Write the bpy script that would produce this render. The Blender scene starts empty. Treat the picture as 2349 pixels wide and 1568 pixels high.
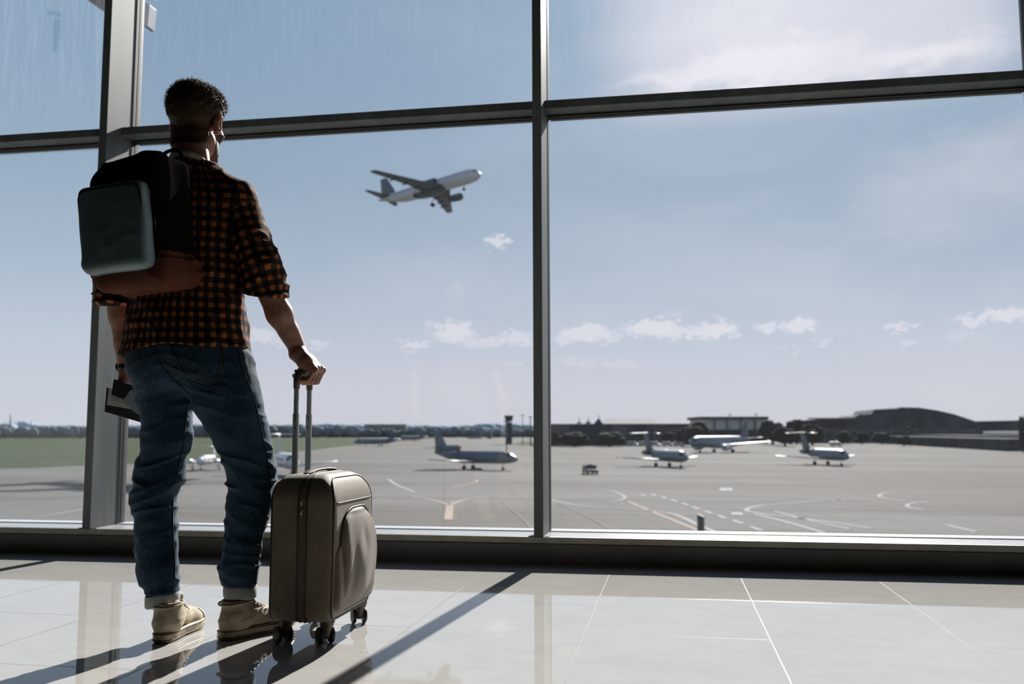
import bpy, math, random
import numpy as np
from mathutils import Vector, Matrix
random.seed(7)
RNG = np.random.default_rng(7)
SC = bpy.context.scene
COL = SC.collection
PI = math.pi

# ------------------------------------------------------------------ camera
F, PIT, ROL, YAW = 2091.04, .0970748, -.0017941, .1708543      # focal length in px of a 2349x1568 frame
CX, CY = 1174.5, 784.0
CAM = np.array([0, 0, .66])
fw = np.array([-math.sin(YAW)*math.cos(PIT), math.cos(YAW)*math.cos(PIT), math.sin(PIT)])
r0 = np.array([math.cos(YAW), math.sin(YAW), 0.]); u0 = np.cross(r0, fw)
rt = r0*math.cos(ROL)+u0*math.sin(ROL); up = np.cross(rt, fw)
cd = bpy.data.cameras.new('camera'); cam = bpy.data.objects.new('camera', cd); COL.objects.link(cam)
cam.matrix_world = Matrix(((rt[0], up[0], -fw[0], CAM[0]), (rt[1], up[1], -fw[1], CAM[1]), (rt[2], up[2], -fw[2], CAM[2]), (0, 0, 0, 1)))
cd.sensor_width = 36; cd.lens = F/2349*36; cd.clip_start = .05; cd.clip_end = 6000
cd.dof.use_dof = True; cd.dof.focus_distance = 3.15; cd.dof.aperture_fstop = 3.2
SC.camera = cam

# ------------------------------------------------------------------ sun
SUN_AZ, SUN_EL = math.radians(5.5), math.radians(30.5)
SD = Vector((math.sin(SUN_AZ)*math.cos(SUN_EL), math.cos(SUN_AZ)*math.cos(SUN_EL), math.sin(SUN_EL)))
sl = bpy.data.lights.new('sun', 'SUN'); so = bpy.data.objects.new('sun', sl); COL.objects.link(so)
sl.energy = 10.6; sl.color = (1, .955, .895); sl.angle = math.radians(.6)
so.rotation_euler = SD.to_track_quat('Z', 'Y').to_euler(); so.location = (3, 30, 20)

def lin(c):
    return tuple(((v/255)/12.92 if v/255 <= .04045 else ((v/255+.055)/1.055)**2.4) for v in c)

# ------------------------------------------------------------------ node helpers
class NT:
    def __init__(s, tree): s.t = tree; s.n = tree.nodes; s.l = tree.links
    def new(s, ty, **k):
        n = s.n.new(ty)
        for a, v in k.items(): setattr(n, a, v)
        return n
    def put(s, sock, v):
        if v is None: return
        if isinstance(v, bpy.types.NodeSocket): s.l.new(v, sock)
        else:
            try: sock.default_value = v
            except Exception: sock.default_value = (*v, 1)[:4] if hasattr(v, '__len__') else v
    def m(s, op, a, b=None, c=None, clamp=False):
        n = s.new('ShaderNodeMath', operation=op, use_clamp=clamp)
        s.put(n.inputs[0], a); s.put(n.inputs[1], b); s.put(n.inputs[2], c); return n.outputs[0]
    def vm(s, op, a, b=None):
        n = s.new('ShaderNodeVectorMath', operation=op); s.put(n.inputs[0], a); s.put(n.inputs[1], b)
        return n.outputs['Value'] if op in ('DOT_PRODUCT', 'LENGTH') else n.outputs[0]
    def ss(s, v, a, b, o0=0., o1=1.):
        n = s.new('ShaderNodeMapRange', interpolation_type='SMOOTHSTEP')
        for i, q in enumerate((v, a, b, o0, o1)): s.put(n.inputs[i], q)
        return n.outputs[0]
    def mix(s, f, a, b):
        n = s.new('ShaderNodeMix', data_type='RGBA'); s.put(n.inputs[0], f)
        s.put(n.inputs[6], (*a[:3], 1) if isinstance(a, (tuple, list)) else a); s.put(n.inputs[7], (*b[:3], 1) if isinstance(b, (tuple, list)) else b)
        return n.outputs[2]
    def ramp(s, f, pts, interp='LINEAR'):
        n = s.new('ShaderNodeValToRGB'); s.put(n.inputs[0], f); cr = n.color_ramp; cr.interpolation = interp
        while len(cr.elements) < len(pts): cr.elements.new(.5)
        for e, (p, c) in zip(cr.elements, pts): e.position = p; e.color = (*c[:3], 1)
        return n.outputs[0]
    def noise(s, vec, scale, detail=3, rough=.5, dist=0.):
        n = s.new('ShaderNodeTexNoise'); s.put(n.inputs['Vector'], vec); s.put(n.inputs['Scale'], scale)
        s.put(n.inputs['Detail'], detail); s.put(n.inputs['Roughness'], rough); s.put(n.inputs['Distortion'], dist)
        return n.outputs['Fac']
    def mapping(s, vec, scale=(1, 1, 1), loc=(0, 0, 0)):
        n = s.new('ShaderNodeMapping'); s.put(n.inputs[0], vec); n.inputs['Scale'].default_value = scale; n.inputs['Location'].default_value = loc
        return n.outputs[0]
    def xyz(s, v):
        n = s.new('ShaderNodeSeparateXYZ'); s.put(n.inputs[0], v); return n.outputs
    def comb(s, x, y, z=0.):
        n = s.new('ShaderNodeCombineXYZ'); s.put(n.inputs[0], x); s.put(n.inputs[1], y); s.put(n.inputs[2], z); return n.outputs[0]

# ------------------------------------------------------------------ sky
wd = bpy.data.worlds.new('sky'); SC.world = wd; wd.use_nodes = True
N = NT(wd.node_tree); N.n.clear()
tc = N.new('ShaderNodeTexCoord'); dirv = N.vm('NORMALIZE', tc.outputs['Generated'])
X, Y, Z = N.xyz(dirv)
el = N.m('ARCSINE', Z); az = N.m('ARCTAN2', X, Y)
def g(e): return max(0., min(1., .1+math.radians(e)/1.7))
elf = N.m('ADD', N.m('DIVIDE', el, 1.7), .1)
base = N.ramp(elf, [(0, lin((70, 74, 76))), (g(-.5), lin((205, 206, 216))), (g(2.5), lin((204, 206, 217))), (g(6), lin((190, 198, 214))),
                    (g(10), lin((166, 183, 203))), (g(15), lin((147, 168, 191))), (g(21), lin((134, 160, 187))), (g(30), lin((124, 154, 182))), (g(55), lin((92, 126, 166))), (1, lin((62, 96, 140)))])
sd = N.vm('DOT_PRODUCT', dirv, tuple(SD))
glow = N.m('ADD', N.m('MULTIPLY', N.m('POWER', N.m('MAXIMUM', sd, 0.), 9.), .10), N.m('MULTIPLY', N.m('POWER', N.m('MAXIMUM', sd, 0.), 60.), .10))
# soft veils of high haze, brightest near the sun
vn = N.noise(N.mapping(dirv, (2.2, 2.2, 5.5)), 1.6, 5, .55, .6)
veil = N.m('MULTIPLY', N.ss(vn, .42, .68), N.ss(az, -.55, .45))
dense = N.m('MULTIPLY', N.ss(az, -.12, .02), N.m('MULTIPLY', N.ss(az, .4, .3), N.m('MULTIPLY', N.ss(el, .31, .36), N.ss(el, .78, .5))))
veil2 = N.m('ADD', N.m('MULTIPLY', veil, .30), N.m('MULTIPLY', dense, .62), None, True)
col = N.mix(veil2, base, lin((214, 213, 224)))
# separate clouds: (azimuth, elevation) of their middle, half sizes, strength
wx = N.noise(N.comb(az, N.m('MULTIPLY', el, 1.6)), 55, 6, .68); wy = N.noise(N.comb(N.m('ADD', az, 9.), N.m('MULTIPLY', el, 1.6)), 75, 6, .68)
ax2 = N.m('ADD', az, N.m('MULTIPLY', N.m('SUBTRACT', wx, .5), .075)); ey2 = N.m('ADD', el, N.m('MULTIPLY', N.m('SUBTRACT', wy, .5), .042))
def dirof(px, py):
    d = fw+rt*(px-CX)/F-up*(py-CY)/F; d = d/np.linalg.norm(d); return math.atan2(d[0], d[1]), math.asin(d[2])
CL = [(955, 790, 34, 10, .8), (1040, 762, 52, 22, .8), (1110, 785, 40, 12, .6), (1185, 775, 45, 14, .7), (1340, 764, 58, 18, .8), (1300, 778, 30, 9, .6), (1400, 775, 30, 10, .6), (1500, 752, 70, 18, .9),
      (1560, 762, 60, 12, .8), (1640, 756, 55, 17, .9), (1755, 751, 32, 9, .8), (1840, 743, 34, 13, .9), (1815, 758, 24, 6, .5), (2060, 751, 26, 10, .8), (2092, 787, 17, 5, .5), (2235, 733, 30, 10, .8),
      (2310, 722, 42, 13, .9), (2200, 770, 30, 10, .3), (1138, 556, 22, 14, .8), (1155, 562, 12, 8, .6), (1340, 830, 52, 7, .35), (1430, 835, 50, 8, .3), (1190, 835, 30, 7, .4), (600, 768, 36, 12, .6), (640, 782, 34, 8, .4), (733, 790, 24, 6, .6),
      (1890, 786, 18, 5, .5), (1830, 805, 14, 4, .4), (1790, 800, 12, 4, .3), (1545, 717, 30, 4, .3)]
acc = None
for px, py, w, h, st in CL:
    a0, e0 = dirof(px, py); w2 = w/F*1.15; h2 = h/F*1.3
    dx = N.m('DIVIDE', N.m('SUBTRACT', ax2, a0), w2); dy = N.m('DIVIDE', N.m('SUBTRACT', ey2, e0), h2)
    d = N.m('SQRT', N.m('ADD', N.m('MULTIPLY', dx, dx), N.m('MULTIPLY', dy, dy)))
    mk = N.m('MULTIPLY', N.ss(d, 1.1, .55), st)
    acc = mk if acc is None else N.m('MAXIMUM', acc, mk)
col = N.mix(N.m('MULTIPLY', acc, .85), col, lin((229, 227, 236)))
for px, py, w, h, st in ((1730, 150, 250, 34, .75), (2120, 130, 170, 30, .8), (1560, 190, 150, 22, .5), (1900, 60, 420, 70, .3), (1010, 640, 240, 60, .12), (2150, 420, 170, 80, .22)):
    a0, e0 = dirof(px, py)
    wz = N.noise(N.comb(N.m('MULTIPLY', az, 1.), N.m('MULTIPLY', el, 2.2)), 11, 5, .6)
    dx = N.m('DIVIDE', N.m('SUBTRACT', az, a0), w/F*1.1); dy = N.m('DIVIDE', N.m('SUBTRACT', N.m('ADD', el, N.m('MULTIPLY', N.m('SUBTRACT', wz, .5), .10)), e0), h/F*1.4)
    d = N.m('SQRT', N.m('ADD', N.m('MULTIPLY', dx, dx), N.m('MULTIPLY', dy, dy)))
    col = N.mix(N.m('MULTIPLY', N.ss(d, 1.3, .2), st), col, lin((231, 227, 236)))
gl = N.new('ShaderNodeMix', data_type='RGBA', blend_type='ADD'); gl.inputs[0].default_value = 1
N.put(gl.inputs[6], col); gc = N.new('ShaderNodeCombineColor'); [N.put(gc.inputs[i], N.m('MULTIPLY', glow, k)) for i, k in enumerate((1., .97, .95))]
N.put(gl.inputs[7], gc.outputs[0])
bg = N.new('ShaderNodeBackground'); N.put(bg.inputs[0], gl.outputs[2]); bg.inputs[1].default_value = 1.0
wo = N.new('ShaderNodeOutputWorld'); N.l.new(bg.outputs[0], wo.inputs[0])

vs = SC.view_settings
vs.view_transform = 'Standard'; vs.look = 'None'; vs.exposure = 0; vs.gamma = 1; vs.use_curve_mapping = False

# ------------------------------------------------------------------ placing helpers
def ray(px, py): return fw+rt*(px-CX)/F-up*(py-CY)/F
def W(px, py, y):                                  # point of the view line that lies at world Y = y
    d = ray(px, py); return CAM+d*(y/d[1])
def G(px, py, z=-7.):                              # point of the view line on the ground outside
    d = ray(px, py); return CAM+d*((z-CAM[2])/d[2])
def A(px, py, dist):                               # point of the view line at a forward distance
    return CAM+ray(px, py)*dist

# ------------------------------------------------------------------ objects
TF = {}
def tag(o, label=None, cat=None, group=None, kind=None):
    if label: o['label'] = label
    if cat: o['category'] = cat
    if group: o['group'] = group
    if kind: o['kind'] = kind
    return o
def thing(name, label, cat, loc=(0, 0, 0), rz=0., group=None, mat=None):
    o = bpy.data.objects.new(name, None); COL.objects.link(o); o.empty_display_size = .1
    M = mat if mat is not None else Matrix.Translation(Vector(loc)) @ Matrix.Rotation(rz, 4, 'Z')
    o.matrix_world = M; TF[o.name] = M
    return tag(o, label, cat, group)
def obj(name, vf, mat, parent=None, local=False, smooth=True, uvs=None, mats=None, fm=None, org=None, auto=None):
    v, f = vf
    v = np.asarray(v, float).reshape(-1, 3)
    M = Matrix.Identity(4)
    if parent is not None: M = TF[parent.name]
    elif org is not None: M = Matrix.Translation(Vector(org))
    if not local and (parent is not None or org is not None):
        Mi = np.array(M.inverted()); v = v @ Mi[:3, :3].T+Mi[:3, 3]
    me = bpy.data.meshes.new(name)
    if isinstance(f, np.ndarray) and f.ndim == 2:
        me.vertices.add(len(v)); me.vertices.foreach_set('co', v.astype('f').ravel())
        n = f.shape[1]; me.loops.add(f.size); me.loops.foreach_set('vertex_index', f.astype('i').ravel())
        me.polygons.add(len(f)); me.polygons.foreach_set('loop_start', np.arange(0, f.size, n, dtype='i'))
        me.polygons.foreach_set('loop_total', np.full(len(f), n, 'i')); me.update(calc_edges=True)
    else: me.from_pydata([tuple(x) for x in v], [], [tuple(int(i) for i in q) for q in f]); me.update()
    me.validate()
    for mm in (mats or [mat]): me.materials.append(mm)
    if fm is not None: me.polygons.foreach_set('material_index', np.asarray(fm, 'i'))
    if uvs is not None:
        ul = me.uv_layers.new(name='UVMap'); ul.data.foreach_set('uv', np.asarray(uvs, 'f').ravel())
    if smooth: me.shade_smooth()
    o = bpy.data.objects.new(name, me); COL.objects.link(o)
    if smooth == 'auto' or auto:
        me.set_sharp_from_angle(angle=math.radians(auto or 35))
    if parent is not None: o.parent = parent; TF[o.name] = M
    else: o.matrix_world = M; TF[o.name] = M
    return o
def copy_tree(o, parent=None):
    c = o.copy(); COL.objects.link(c); c.parent = parent
    for ch in list(o.children): copy_tree(ch, c)
    return c
def bevel(o, w, seg=2):
    b = o.modifiers.new('bevel', 'BEVEL'); b.width = w; b.segments = seg; b.limit_method = 'ANGLE'; b.angle_limit = math.radians(40); return o

class MB:
    def __init__(s): s.v = []; s.f = []; s.mi = []; s.cur = 0
    def add(s, v, f):
        k = len(s.v); s.v.extend([tuple(map(float, p)) for p in v]); s.f.extend([tuple(i+k for i in q) for q in f]); s.mi.extend([s.cur]*len(f)); return s
    def box(s, a, b):
        (x0, y0, z0), (x1, y1, z1) = a, b
        return s.add([(x0, y0, z0), (x1, y0, z0), (x1, y1, z0), (x0, y1, z0), (x0, y0, z1), (x1, y0, z1), (x1, y1, z1), (x0, y1, z1)],
                     [(0, 3, 2, 1), (4, 5, 6, 7), (0, 1, 5, 4), (1, 2, 6, 5), (2, 3, 7, 6), (3, 0, 4, 7)])
    def rings(s, R, cap=True, closed=False):
        R = [np.asarray(r) for r in R]; n = len(R[0]); v = np.concatenate(R); f = []
        for i in range(len(R)-(0 if closed else 1)):
            j = (i+1) % len(R)
            for k in range(n): f.append((i*n+k, i*n+(k+1) % n, j*n+(k+1) % n, j*n+k))
        if cap and not closed: f.append(tuple(range(n-1, -1, -1))); f.append(tuple((len(R)-1)*n+k for k in range(n)))
        return s.add(v, f)
    def tube(s, pts, r, n=10, cap=True, closed=False):
        pts = [np.asarray(p, float) for p in pts]; m = len(pts)
        rr = r if hasattr(r, '__len__') else [r]*m
        R = []; prev = None
        for i in range(m):
            if closed: t = pts[(i+1) % m]-pts[i-1]
            else: t = pts[min(i+1, m-1)]-pts[max(i-1, 0)]
            t = t/(np.linalg.norm(t)+1e-12)
            if prev is None:
                a = np.cross(t, [0, 0, 1.]) if abs(t[2]) < .9 else np.cross(t, [1., 0, 0])
            else: a = prev-t*(prev@t)
            a = a/(np.linalg.norm(a)+1e-12); prev = a; b = np.cross(t, a)
            R.append([pts[i]+rr[i]*(a*math.cos(q)+b*math.sin(q)) for q in np.arange(n)*2*PI/n])
        return s.rings(R, cap, closed)
    def lathe(s, c, axis, prof, n=24, cap=True):
        c = np.asarray(c, float); ax = np.asarray(axis, float); ax = ax/np.linalg.norm(ax)
        a = np.cross(ax, [0, 0, 1.]) if abs(ax[2]) < .9 else np.cross(ax, [1., 0, 0]); a /= np.linalg.norm(a); b = np.cross(ax, a)
        return s.rings([[c+ax*h+max(r, 1e-5)*(a*math.cos(q)+b*math.sin(q)) for q in np.arange(n)*2*PI/n] for h, r in prof], cap)
    def prism(s, poly, d):                      # poly: 3-D points, d: extrusion vector
        n = len(poly); P = [np.asarray(p, float) for p in poly]; d = np.asarray(d, float)
        f = [tuple(range(n-1, -1, -1)), tuple(range(n, 2*n))]+[(k, (k+1) % n, n+(k+1) % n, n+k) for k in range(n)]
        return s.add(P+[p+d for p in P], f)
    def sphere(s, c, r, n=12, m=8):
        r = np.asarray(r if hasattr(r, '__len__') else (r, r, r), float); R = []
        for i in range(m+1):
            t = PI*i/m; R.append([np.asarray(c)+r*np.array([math.sin(t)*math.cos(q)+1e-6*math.cos(q), math.sin(t)*math.sin(q)+1e-6*math.sin(q), -math.cos(t)]) for q in np.arange(n)*2*PI/n])
        return s.rings(R)
    def vf(s): return s.v, s.f
def box(name, a, b, mat, parent=None, bev=0., **k):
    o = obj(name, MB().box(a, b).vf(), mat, parent, smooth=False, **k)
    if bev: bevel(o, bev)
    return o
def spline(pts, n=8, closed=False):
    P = [np.asarray(p, float) for p in pts]; m = len(P); out = []
    for i in range(m if closed else m-1):
        if closed: a, b, c, d = P[i-1], P[i], P[(i+1) % m], P[(i+2) % m]
        else: a, b, c, d = P[max(i-1, 0)], P[i], P[i+1], P[min(i+2, m-1)]
        for k in range(n):
            t = k/n; out.append(.5*((2*b)+(-a+c)*t+(2*a-5*b+4*c-d)*t*t+(-a+3*b-3*c+d)*t**3))
    if not closed: out.append(P[-1])
    return out

# ------------------------------------------------------------------ signed distance modelling
f4 = np.float32
def surf(fn, lo, hi, h):
    ax = [np.arange(lo[i], hi[i]+h, h, dtype=f4) for i in range(3)]
    X, Y, Z = np.meshgrid(*ax, indexing='ij'); V = fn(X, Y, Z).astype(f4); s = V < 0
    c = [(i, j, k) for i in (0, 1) for j in (0, 1) for k in (0, 1)]
    n = [len(a)-1 for a in ax]
    cnt = sum(s[i:i+n[0], j:j+n[1], k:k+n[2]].astype(np.uint8) for i, j, k in c)
    I = np.argwhere((cnt > 0) & (cnt < 8)); cv = {q: V[I[:, 0]+q[0], I[:, 1]+q[1], I[:, 2]+q[2]] for q in c}
    acc = np.zeros((len(I), 3)); num = np.zeros(len(I))
    for q in c:
        for d in range(3):
            if q[d] == 0:
                e = list(q); e[d] = 1; e = tuple(e); a, b = cv[q], cv[e]; m = (a < 0) != (b < 0)
                t = np.where(m, a/np.where(m, a-b, 1), 0); P = np.tile(np.array(q, float), (len(I), 1)); P[:, d] = t
                acc[m] += P[m]; num[m] += 1
    v = np.array(lo)+(I+acc/num[:, None])*h
    idx = np.full(cnt.shape, -1, np.int32); idx[tuple(I.T)] = np.arange(len(I)); faces = []
    for d in range(3):
        a = [slice(None)]*3; b = [slice(None)]*3; a[d] = slice(0, -1); b[d] = slice(1, None)
        E = np.argwhere(s[tuple(a)] != s[tuple(b)]); e1, e2 = (d+1) % 3, (d+2) % 3
        ok = (E[:, e1] > 0) & (E[:, e2] > 0) & (E[:, e1] < n[e1]) & (E[:, e2] < n[e2]); E = E[ok]
        def at(o1, o2):
            Q = E.copy(); Q[:, e1] += o1; Q[:, e2] += o2; return idx[tuple(Q.T)]
        q = np.stack([at(-1, -1), at(0, -1), at(0, 0), at(-1, 0)], 1); fl = s[tuple(E.T)]
        q[~fl] = q[~fl][:, ::-1]; faces.append(q)
    fa = np.concatenate(faces); return v, fa[(fa >= 0).all(1)]
def relax(v, f, it=1, w=.5):
    for _ in range(it):
        s = np.zeros_like(v); c = np.zeros(len(v))
        for a in range(4):
            b = (a+1) % 4; np.add.at(s, f[:, a], v[f[:, b]]); np.add.at(s, f[:, b], v[f[:, a]]); np.add.at(c, f[:, a], 1); np.add.at(c, f[:, b], 1)
        v = v*(1-w)+w*s/c[:, None]
    return v
def cap(P, a, b, r1, r2=None, fl=None):
    r2 = r1 if r2 is None else r2
    X, Y, Z = P; a = np.asarray(a, float); b = np.asarray(b, float); d = b-a; L = float(d@d)+1e-12
    t = np.clip(((X-a[0])*d[0]+(Y-a[1])*d[1]+(Z-a[2])*d[2])/L, 0, 1)
    return np.sqrt((X-a[0]-t*d[0])**2+(Y-a[1]-t*d[1])**2+(Z-a[2]-t*d[2])**2)-(r1+(r2-r1)*t)
def ell(P, c, r, R=None):
    x, y, z = P[0]-c[0], P[1]-c[1], P[2]-c[2]
    if R is not None:
        R = np.asarray(R); x, y, z = (R[0, 0]*x+R[1, 0]*y+R[2, 0]*z, R[0, 1]*x+R[1, 1]*y+R[2, 1]*z, R[0, 2]*x+R[1, 2]*y+R[2, 2]*z)
    k0 = np.sqrt((x/r[0])**2+(y/r[1])**2+(z/r[2])**2); k1 = np.sqrt((x/r[0]**2)**2+(y/r[1]**2)**2+(z/r[2]**2)**2)+1e-9
    return k0*(k0-1)/k1
def rbox(P, c, h, r, R=None):
    x, y, z = P[0]-c[0], P[1]-c[1], P[2]-c[2]
    if R is not None:
        R = np.asarray(R); x, y, z = (R[0, 0]*x+R[1, 0]*y+R[2, 0]*z, R[0, 1]*x+R[1, 1]*y+R[2, 1]*z, R[0, 2]*x+R[1, 2]*y+R[2, 2]*z)
    q = [np.abs(a)-(b-r) for a, b in zip((x, y, z), h)]
    return np.sqrt(sum(np.maximum(a, 0)**2 for a in q))+np.minimum(np.maximum(np.maximum(q[0], q[1]), q[2]), 0)-r
def smin(a, b, k):
    h = np.clip(.5+.5*(b-a)/k, 0, 1); return b*(1-h)+a*h-k*h*(1-h)
def smax(a, b, k): return -smin(-a, -b, k)
def chain(P, pts, rs, k):
    d = None
    for i in range(len(pts)-1):
        e = cap(P, pts[i], pts[i+1], rs[i], rs[i+1]); d = e if d is None else smin(d, e, k)
    return d
def stack(P, secs):                                   # secs: (z, cx, cy, a, b) rising
    S = np.array(secs); z = P[2]; cx, cy, a, b = (np.interp(z, S[:, 0], S[:, i]) for i in (1, 2, 3, 4))
    q = np.sqrt(((P[0]-cx)/a)**2+((P[1]-cy)/b)**2); d = (q-1)*np.minimum(a, b)*.9
    return smax(d, np.maximum(S[0, 0]-z, z-S[-1, 0]), .01)
_T = np.random.default_rng(3).random((64, 64, 64)).astype(f4)
def vn(x, y, z):
    x, y, z = (np.asarray(q, f4)+f4(128.37) for q in (x, y, z)); i, j, k = (np.floor(q).astype(np.int32) for q in (x, y, z)); u, v, w = x-i, y-j, z-k
    u, v, w = (q*q*(3-2*q) for q in (u, v, w)); i &= 63; j &= 63; k &= 63; I, J, K = (i+1) & 63, (j+1) & 63, (k+1) & 63
    a = (_T[i, j, k]*(1-u)+_T[I, j, k]*u)*(1-v)+(_T[i, J, k]*(1-u)+_T[I, J, k]*u)*v
    b = (_T[i, j, K]*(1-u)+_T[I, j, K]*u)*(1-v)+(_T[i, J, K]*(1-u)+_T[I, J, K]*u)*v
    return a*(1-w)+b*w
def crease(P, s, seed, p=3., wp=.5):
    X, Y, Z = P; o = seed*7.31; q = vn(X*9+o, Y*9, Z*9)*wp
    return (1-np.abs(2*vn(X*s[0]+o+q, Y*s[1]+o+q, Z*s[2]-o+q*2)-1)*1.15).clip(0, 1)**p
def near(P, d, fn, lim=.03):
    m = np.abs(d) < lim; d = d.copy(); d[m] -= fn(tuple(q[m] for q in P)); return d
def fold(P, k, ph, wob, p=1.):
    t = P[0]*k[0]+P[1]*k[1]+P[2]*k[2]+ph+wob*np.sin(P[0]*17+P[2]*9+ph)+wob*.7*np.sin(P[1]*21-P[2]*13+2*ph)
    return (1-np.abs(np.sin(t)))**p
# ------------------------------------------------------------------ materials
def newmat(name):
    m = bpy.data.materials.new(name); m.use_nodes = True; n = NT(m.node_tree); p = m.node_tree.nodes['Principled BSDF']; return m, n, p
def mat(name, col, rough=.5, metal=0., var=.12, scale=20., bump=0., bscale=200., spec=.5, sheen=0., coords='Object', stretch=(1, 1, 1), dark=None):
    m, n, p = newmat(name); tc = n.new('ShaderNodeTexCoord'); v = n.mapping(tc.outputs[coords], stretch)
    c2 = tuple(x*(1-var*2) for x in col) if dark is None else dark
    p.inputs['Base Color'].default_value = (*col, 1)
    nz = n.noise(v, scale, 4, .6); n.put(p.inputs['Base Color'], n.mix(n.ss(nz, .35, .68), c2, col))
    p.inputs['Roughness'].default_value = rough; p.inputs['Metallic'].default_value = metal; p.inputs['Specular IOR Level'].default_value = spec
    if sheen: p.inputs['Sheen Weight'].default_value = sheen
    if bump:
        b = n.new('ShaderNodeBump'); b.inputs['Strength'].default_value = bump; b.inputs['Distance'].default_value = .001
        n.put(b.inputs['Height'], n.noise(v, bscale, 3, .6)); n.l.new(b.outputs[0], p.inputs['Normal'])
    return m
M = {}
M['alu'] = mat('anodised_aluminium', (.12, .14, .14), .55, 0, .16, 9, stretch=(1, 1, .12), bump=.05)
M['alu_dark'] = mat('dark_aluminium', (.10, .10, .09), .45, .2, .1, 8)
M['gasket'] = mat('black_rubber', (.012, .012, .012), .6, 0, .1)
M['sill'] = mat('pale_sill', (.40, .405, .42), .22, 0, .04, 6)
M['panel'] = mat('grey_wall_panel', (.20, .20, .185), .45, 0, .08, 3)
M['nosing'] = mat('sill_edge_metal', (.36, .35, .29), .4, .2, .1, 12)
M['wall'] = mat('hall_wall_paint', (.045, .045, .048), .8, 0, .05, 3)
M['ceil'] = mat('hall_ceiling_paint', (.05, .05, .052), .8, 0, .05, 3)
M['bounce_absorber'] = mat('charcoal_absorber', (.02, .02, .022), .95, 0, .2, 60, bump=.6, bscale=300)  # kept very dark to soak up bounced light
M['skin'] = mat('skin', (.38, .19, .125), .55, 0, .14, 60, bump=.25, bscale=420)
pm = M['skin'].node_tree.nodes['Principled BSDF']; pm.inputs['Subsurface Weight'].default_value = .35; pm.inputs['Subsurface Scale'].default_value = .012
M['hair'] = mat('brown_hair', (.085, .045, .022), .6, 0, .25, 90, spec=.25, bump=.5, bscale=500)
M['beard'] = mat('stubble', (.085, .045, .030), .7, 0, .3, 250, bump=.8, bscale=700)
M['white_eye'] = mat('eye_white', (.7, .68, .66), .2)
M['cream'] = mat('cream_lining', (.60, .53, .42), .85, 0, .06)
M['canvas'] = mat('cream_canvas', (.50, .42, .31), .85, 0, .12, 30, bump=.6, bscale=900)
M['rubber_cream'] = mat('cream_rubber', (.50, .41, .26), .55, 0, .15, 30)
M['rubber_dark'] = mat('dark_rubber', (.02, .018, .018), .5)
M['iris'] = mat('brown_iris', (.03, .015, .008), .15)
M['lace'] = mat('cotton_lace', (.62, .56, .46), .9)
M['steel'] = mat('brushed_steel', (.55, .56, .56), .3, .9, .05, 30)
M['tube'] = mat('handle_tube', (.40, .42, .42), .35, .15, .06, 30)
M['black_plastic'] = mat('black_plastic', (.016, .016, .017), .38)
M['brown_plastic'] = mat('brown_plastic', (.085, .062, .048), .42)
M['case'] = mat('taupe_suitcase_fabric', (.20, .155, .115), .6, 0, .10, 14, spec=.25, bump=.7, bscale=1100, sheen=.2)
M['case_band'] = mat('taupe_band_fabric', (.13, .10, .075), .7, 0, .10, 40, bump=.5, bscale=900)
M['piping'] = mat('dark_piping', (.03, .024, .02), .42, spec=.35)
M['brass'] = mat('brass', (.65, .45, .2), .3, .9, .1)
M['bag'] = mat('black_nylon', (.006, .0055, .0055), .9, 0, .15, 30, spec=0, bump=.5, bscale=900)
M['bag_teal'] = mat('teal_grey_coated_fabric', (.155, .225, .235), .48, 0, .10, 9, bump=.25, bscale=500)
M['bag_teal2'] = mat('light_teal_coated_fabric', (.20, .28, .29), .48, 0, .10, 9, bump=.25, bscale=500)
M['bag_brown'] = mat('rust_brown_fabric', (.12, .042, .022), .8, 0, .15, 22, spec=.1, bump=.4, bscale=800)
M['paper'] = mat('ticket_paper', (.52, .52, .50), .8, 0, .04)
M['paper2'] = mat('blue_grey_ticket', (.30, .36, .38), .6, 0, .05)
M['passport'] = mat('dark_passport_cover', (.02, .018, .022), .5)
M['stitch'] = mat('denim_thread', (.20, .17, .13), .8)
M['seam'] = mat('dark_seam', (.012, .016, .022), .8)

# denim
m, n, p = newmat('denim'); tc = n.new('ShaderNodeTexCoord'); o = tc.outputs['Object']
c = n.mix(n.ss(n.noise(o, 5, 4, .6), .35, .7), (.012, .033, .060), (.035, .078, .122)); c = n.mix(n.m('MULTIPLY', n.ss(n.noise(n.mapping(o, (1, 1, .25)), 260, 2), .45, .7), .35), c, (.09, .15, .20))
n.put(p.inputs['Base Color'], c); p.inputs['Roughness'].default_value = .85; p.inputs['Sheen Weight'].default_value = .08; p.inputs['Specular IOR Level'].default_value = .12
b = n.new('ShaderNodeBump'); b.inputs['Strength'].default_value = .6; b.inputs['Distance'].default_value = .001; n.put(b.inputs['Height'], n.noise(n.mapping(o, (1, 1, .4)), 700, 2)); n.l.new(b.outputs[0], p.inputs['Normal'])
M['denim'] = m
M['denim_in'] = mat('pale_denim_inside', (.42, .46, .46), .9, 0, .1, 60, bump=.5, bscale=700)

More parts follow.
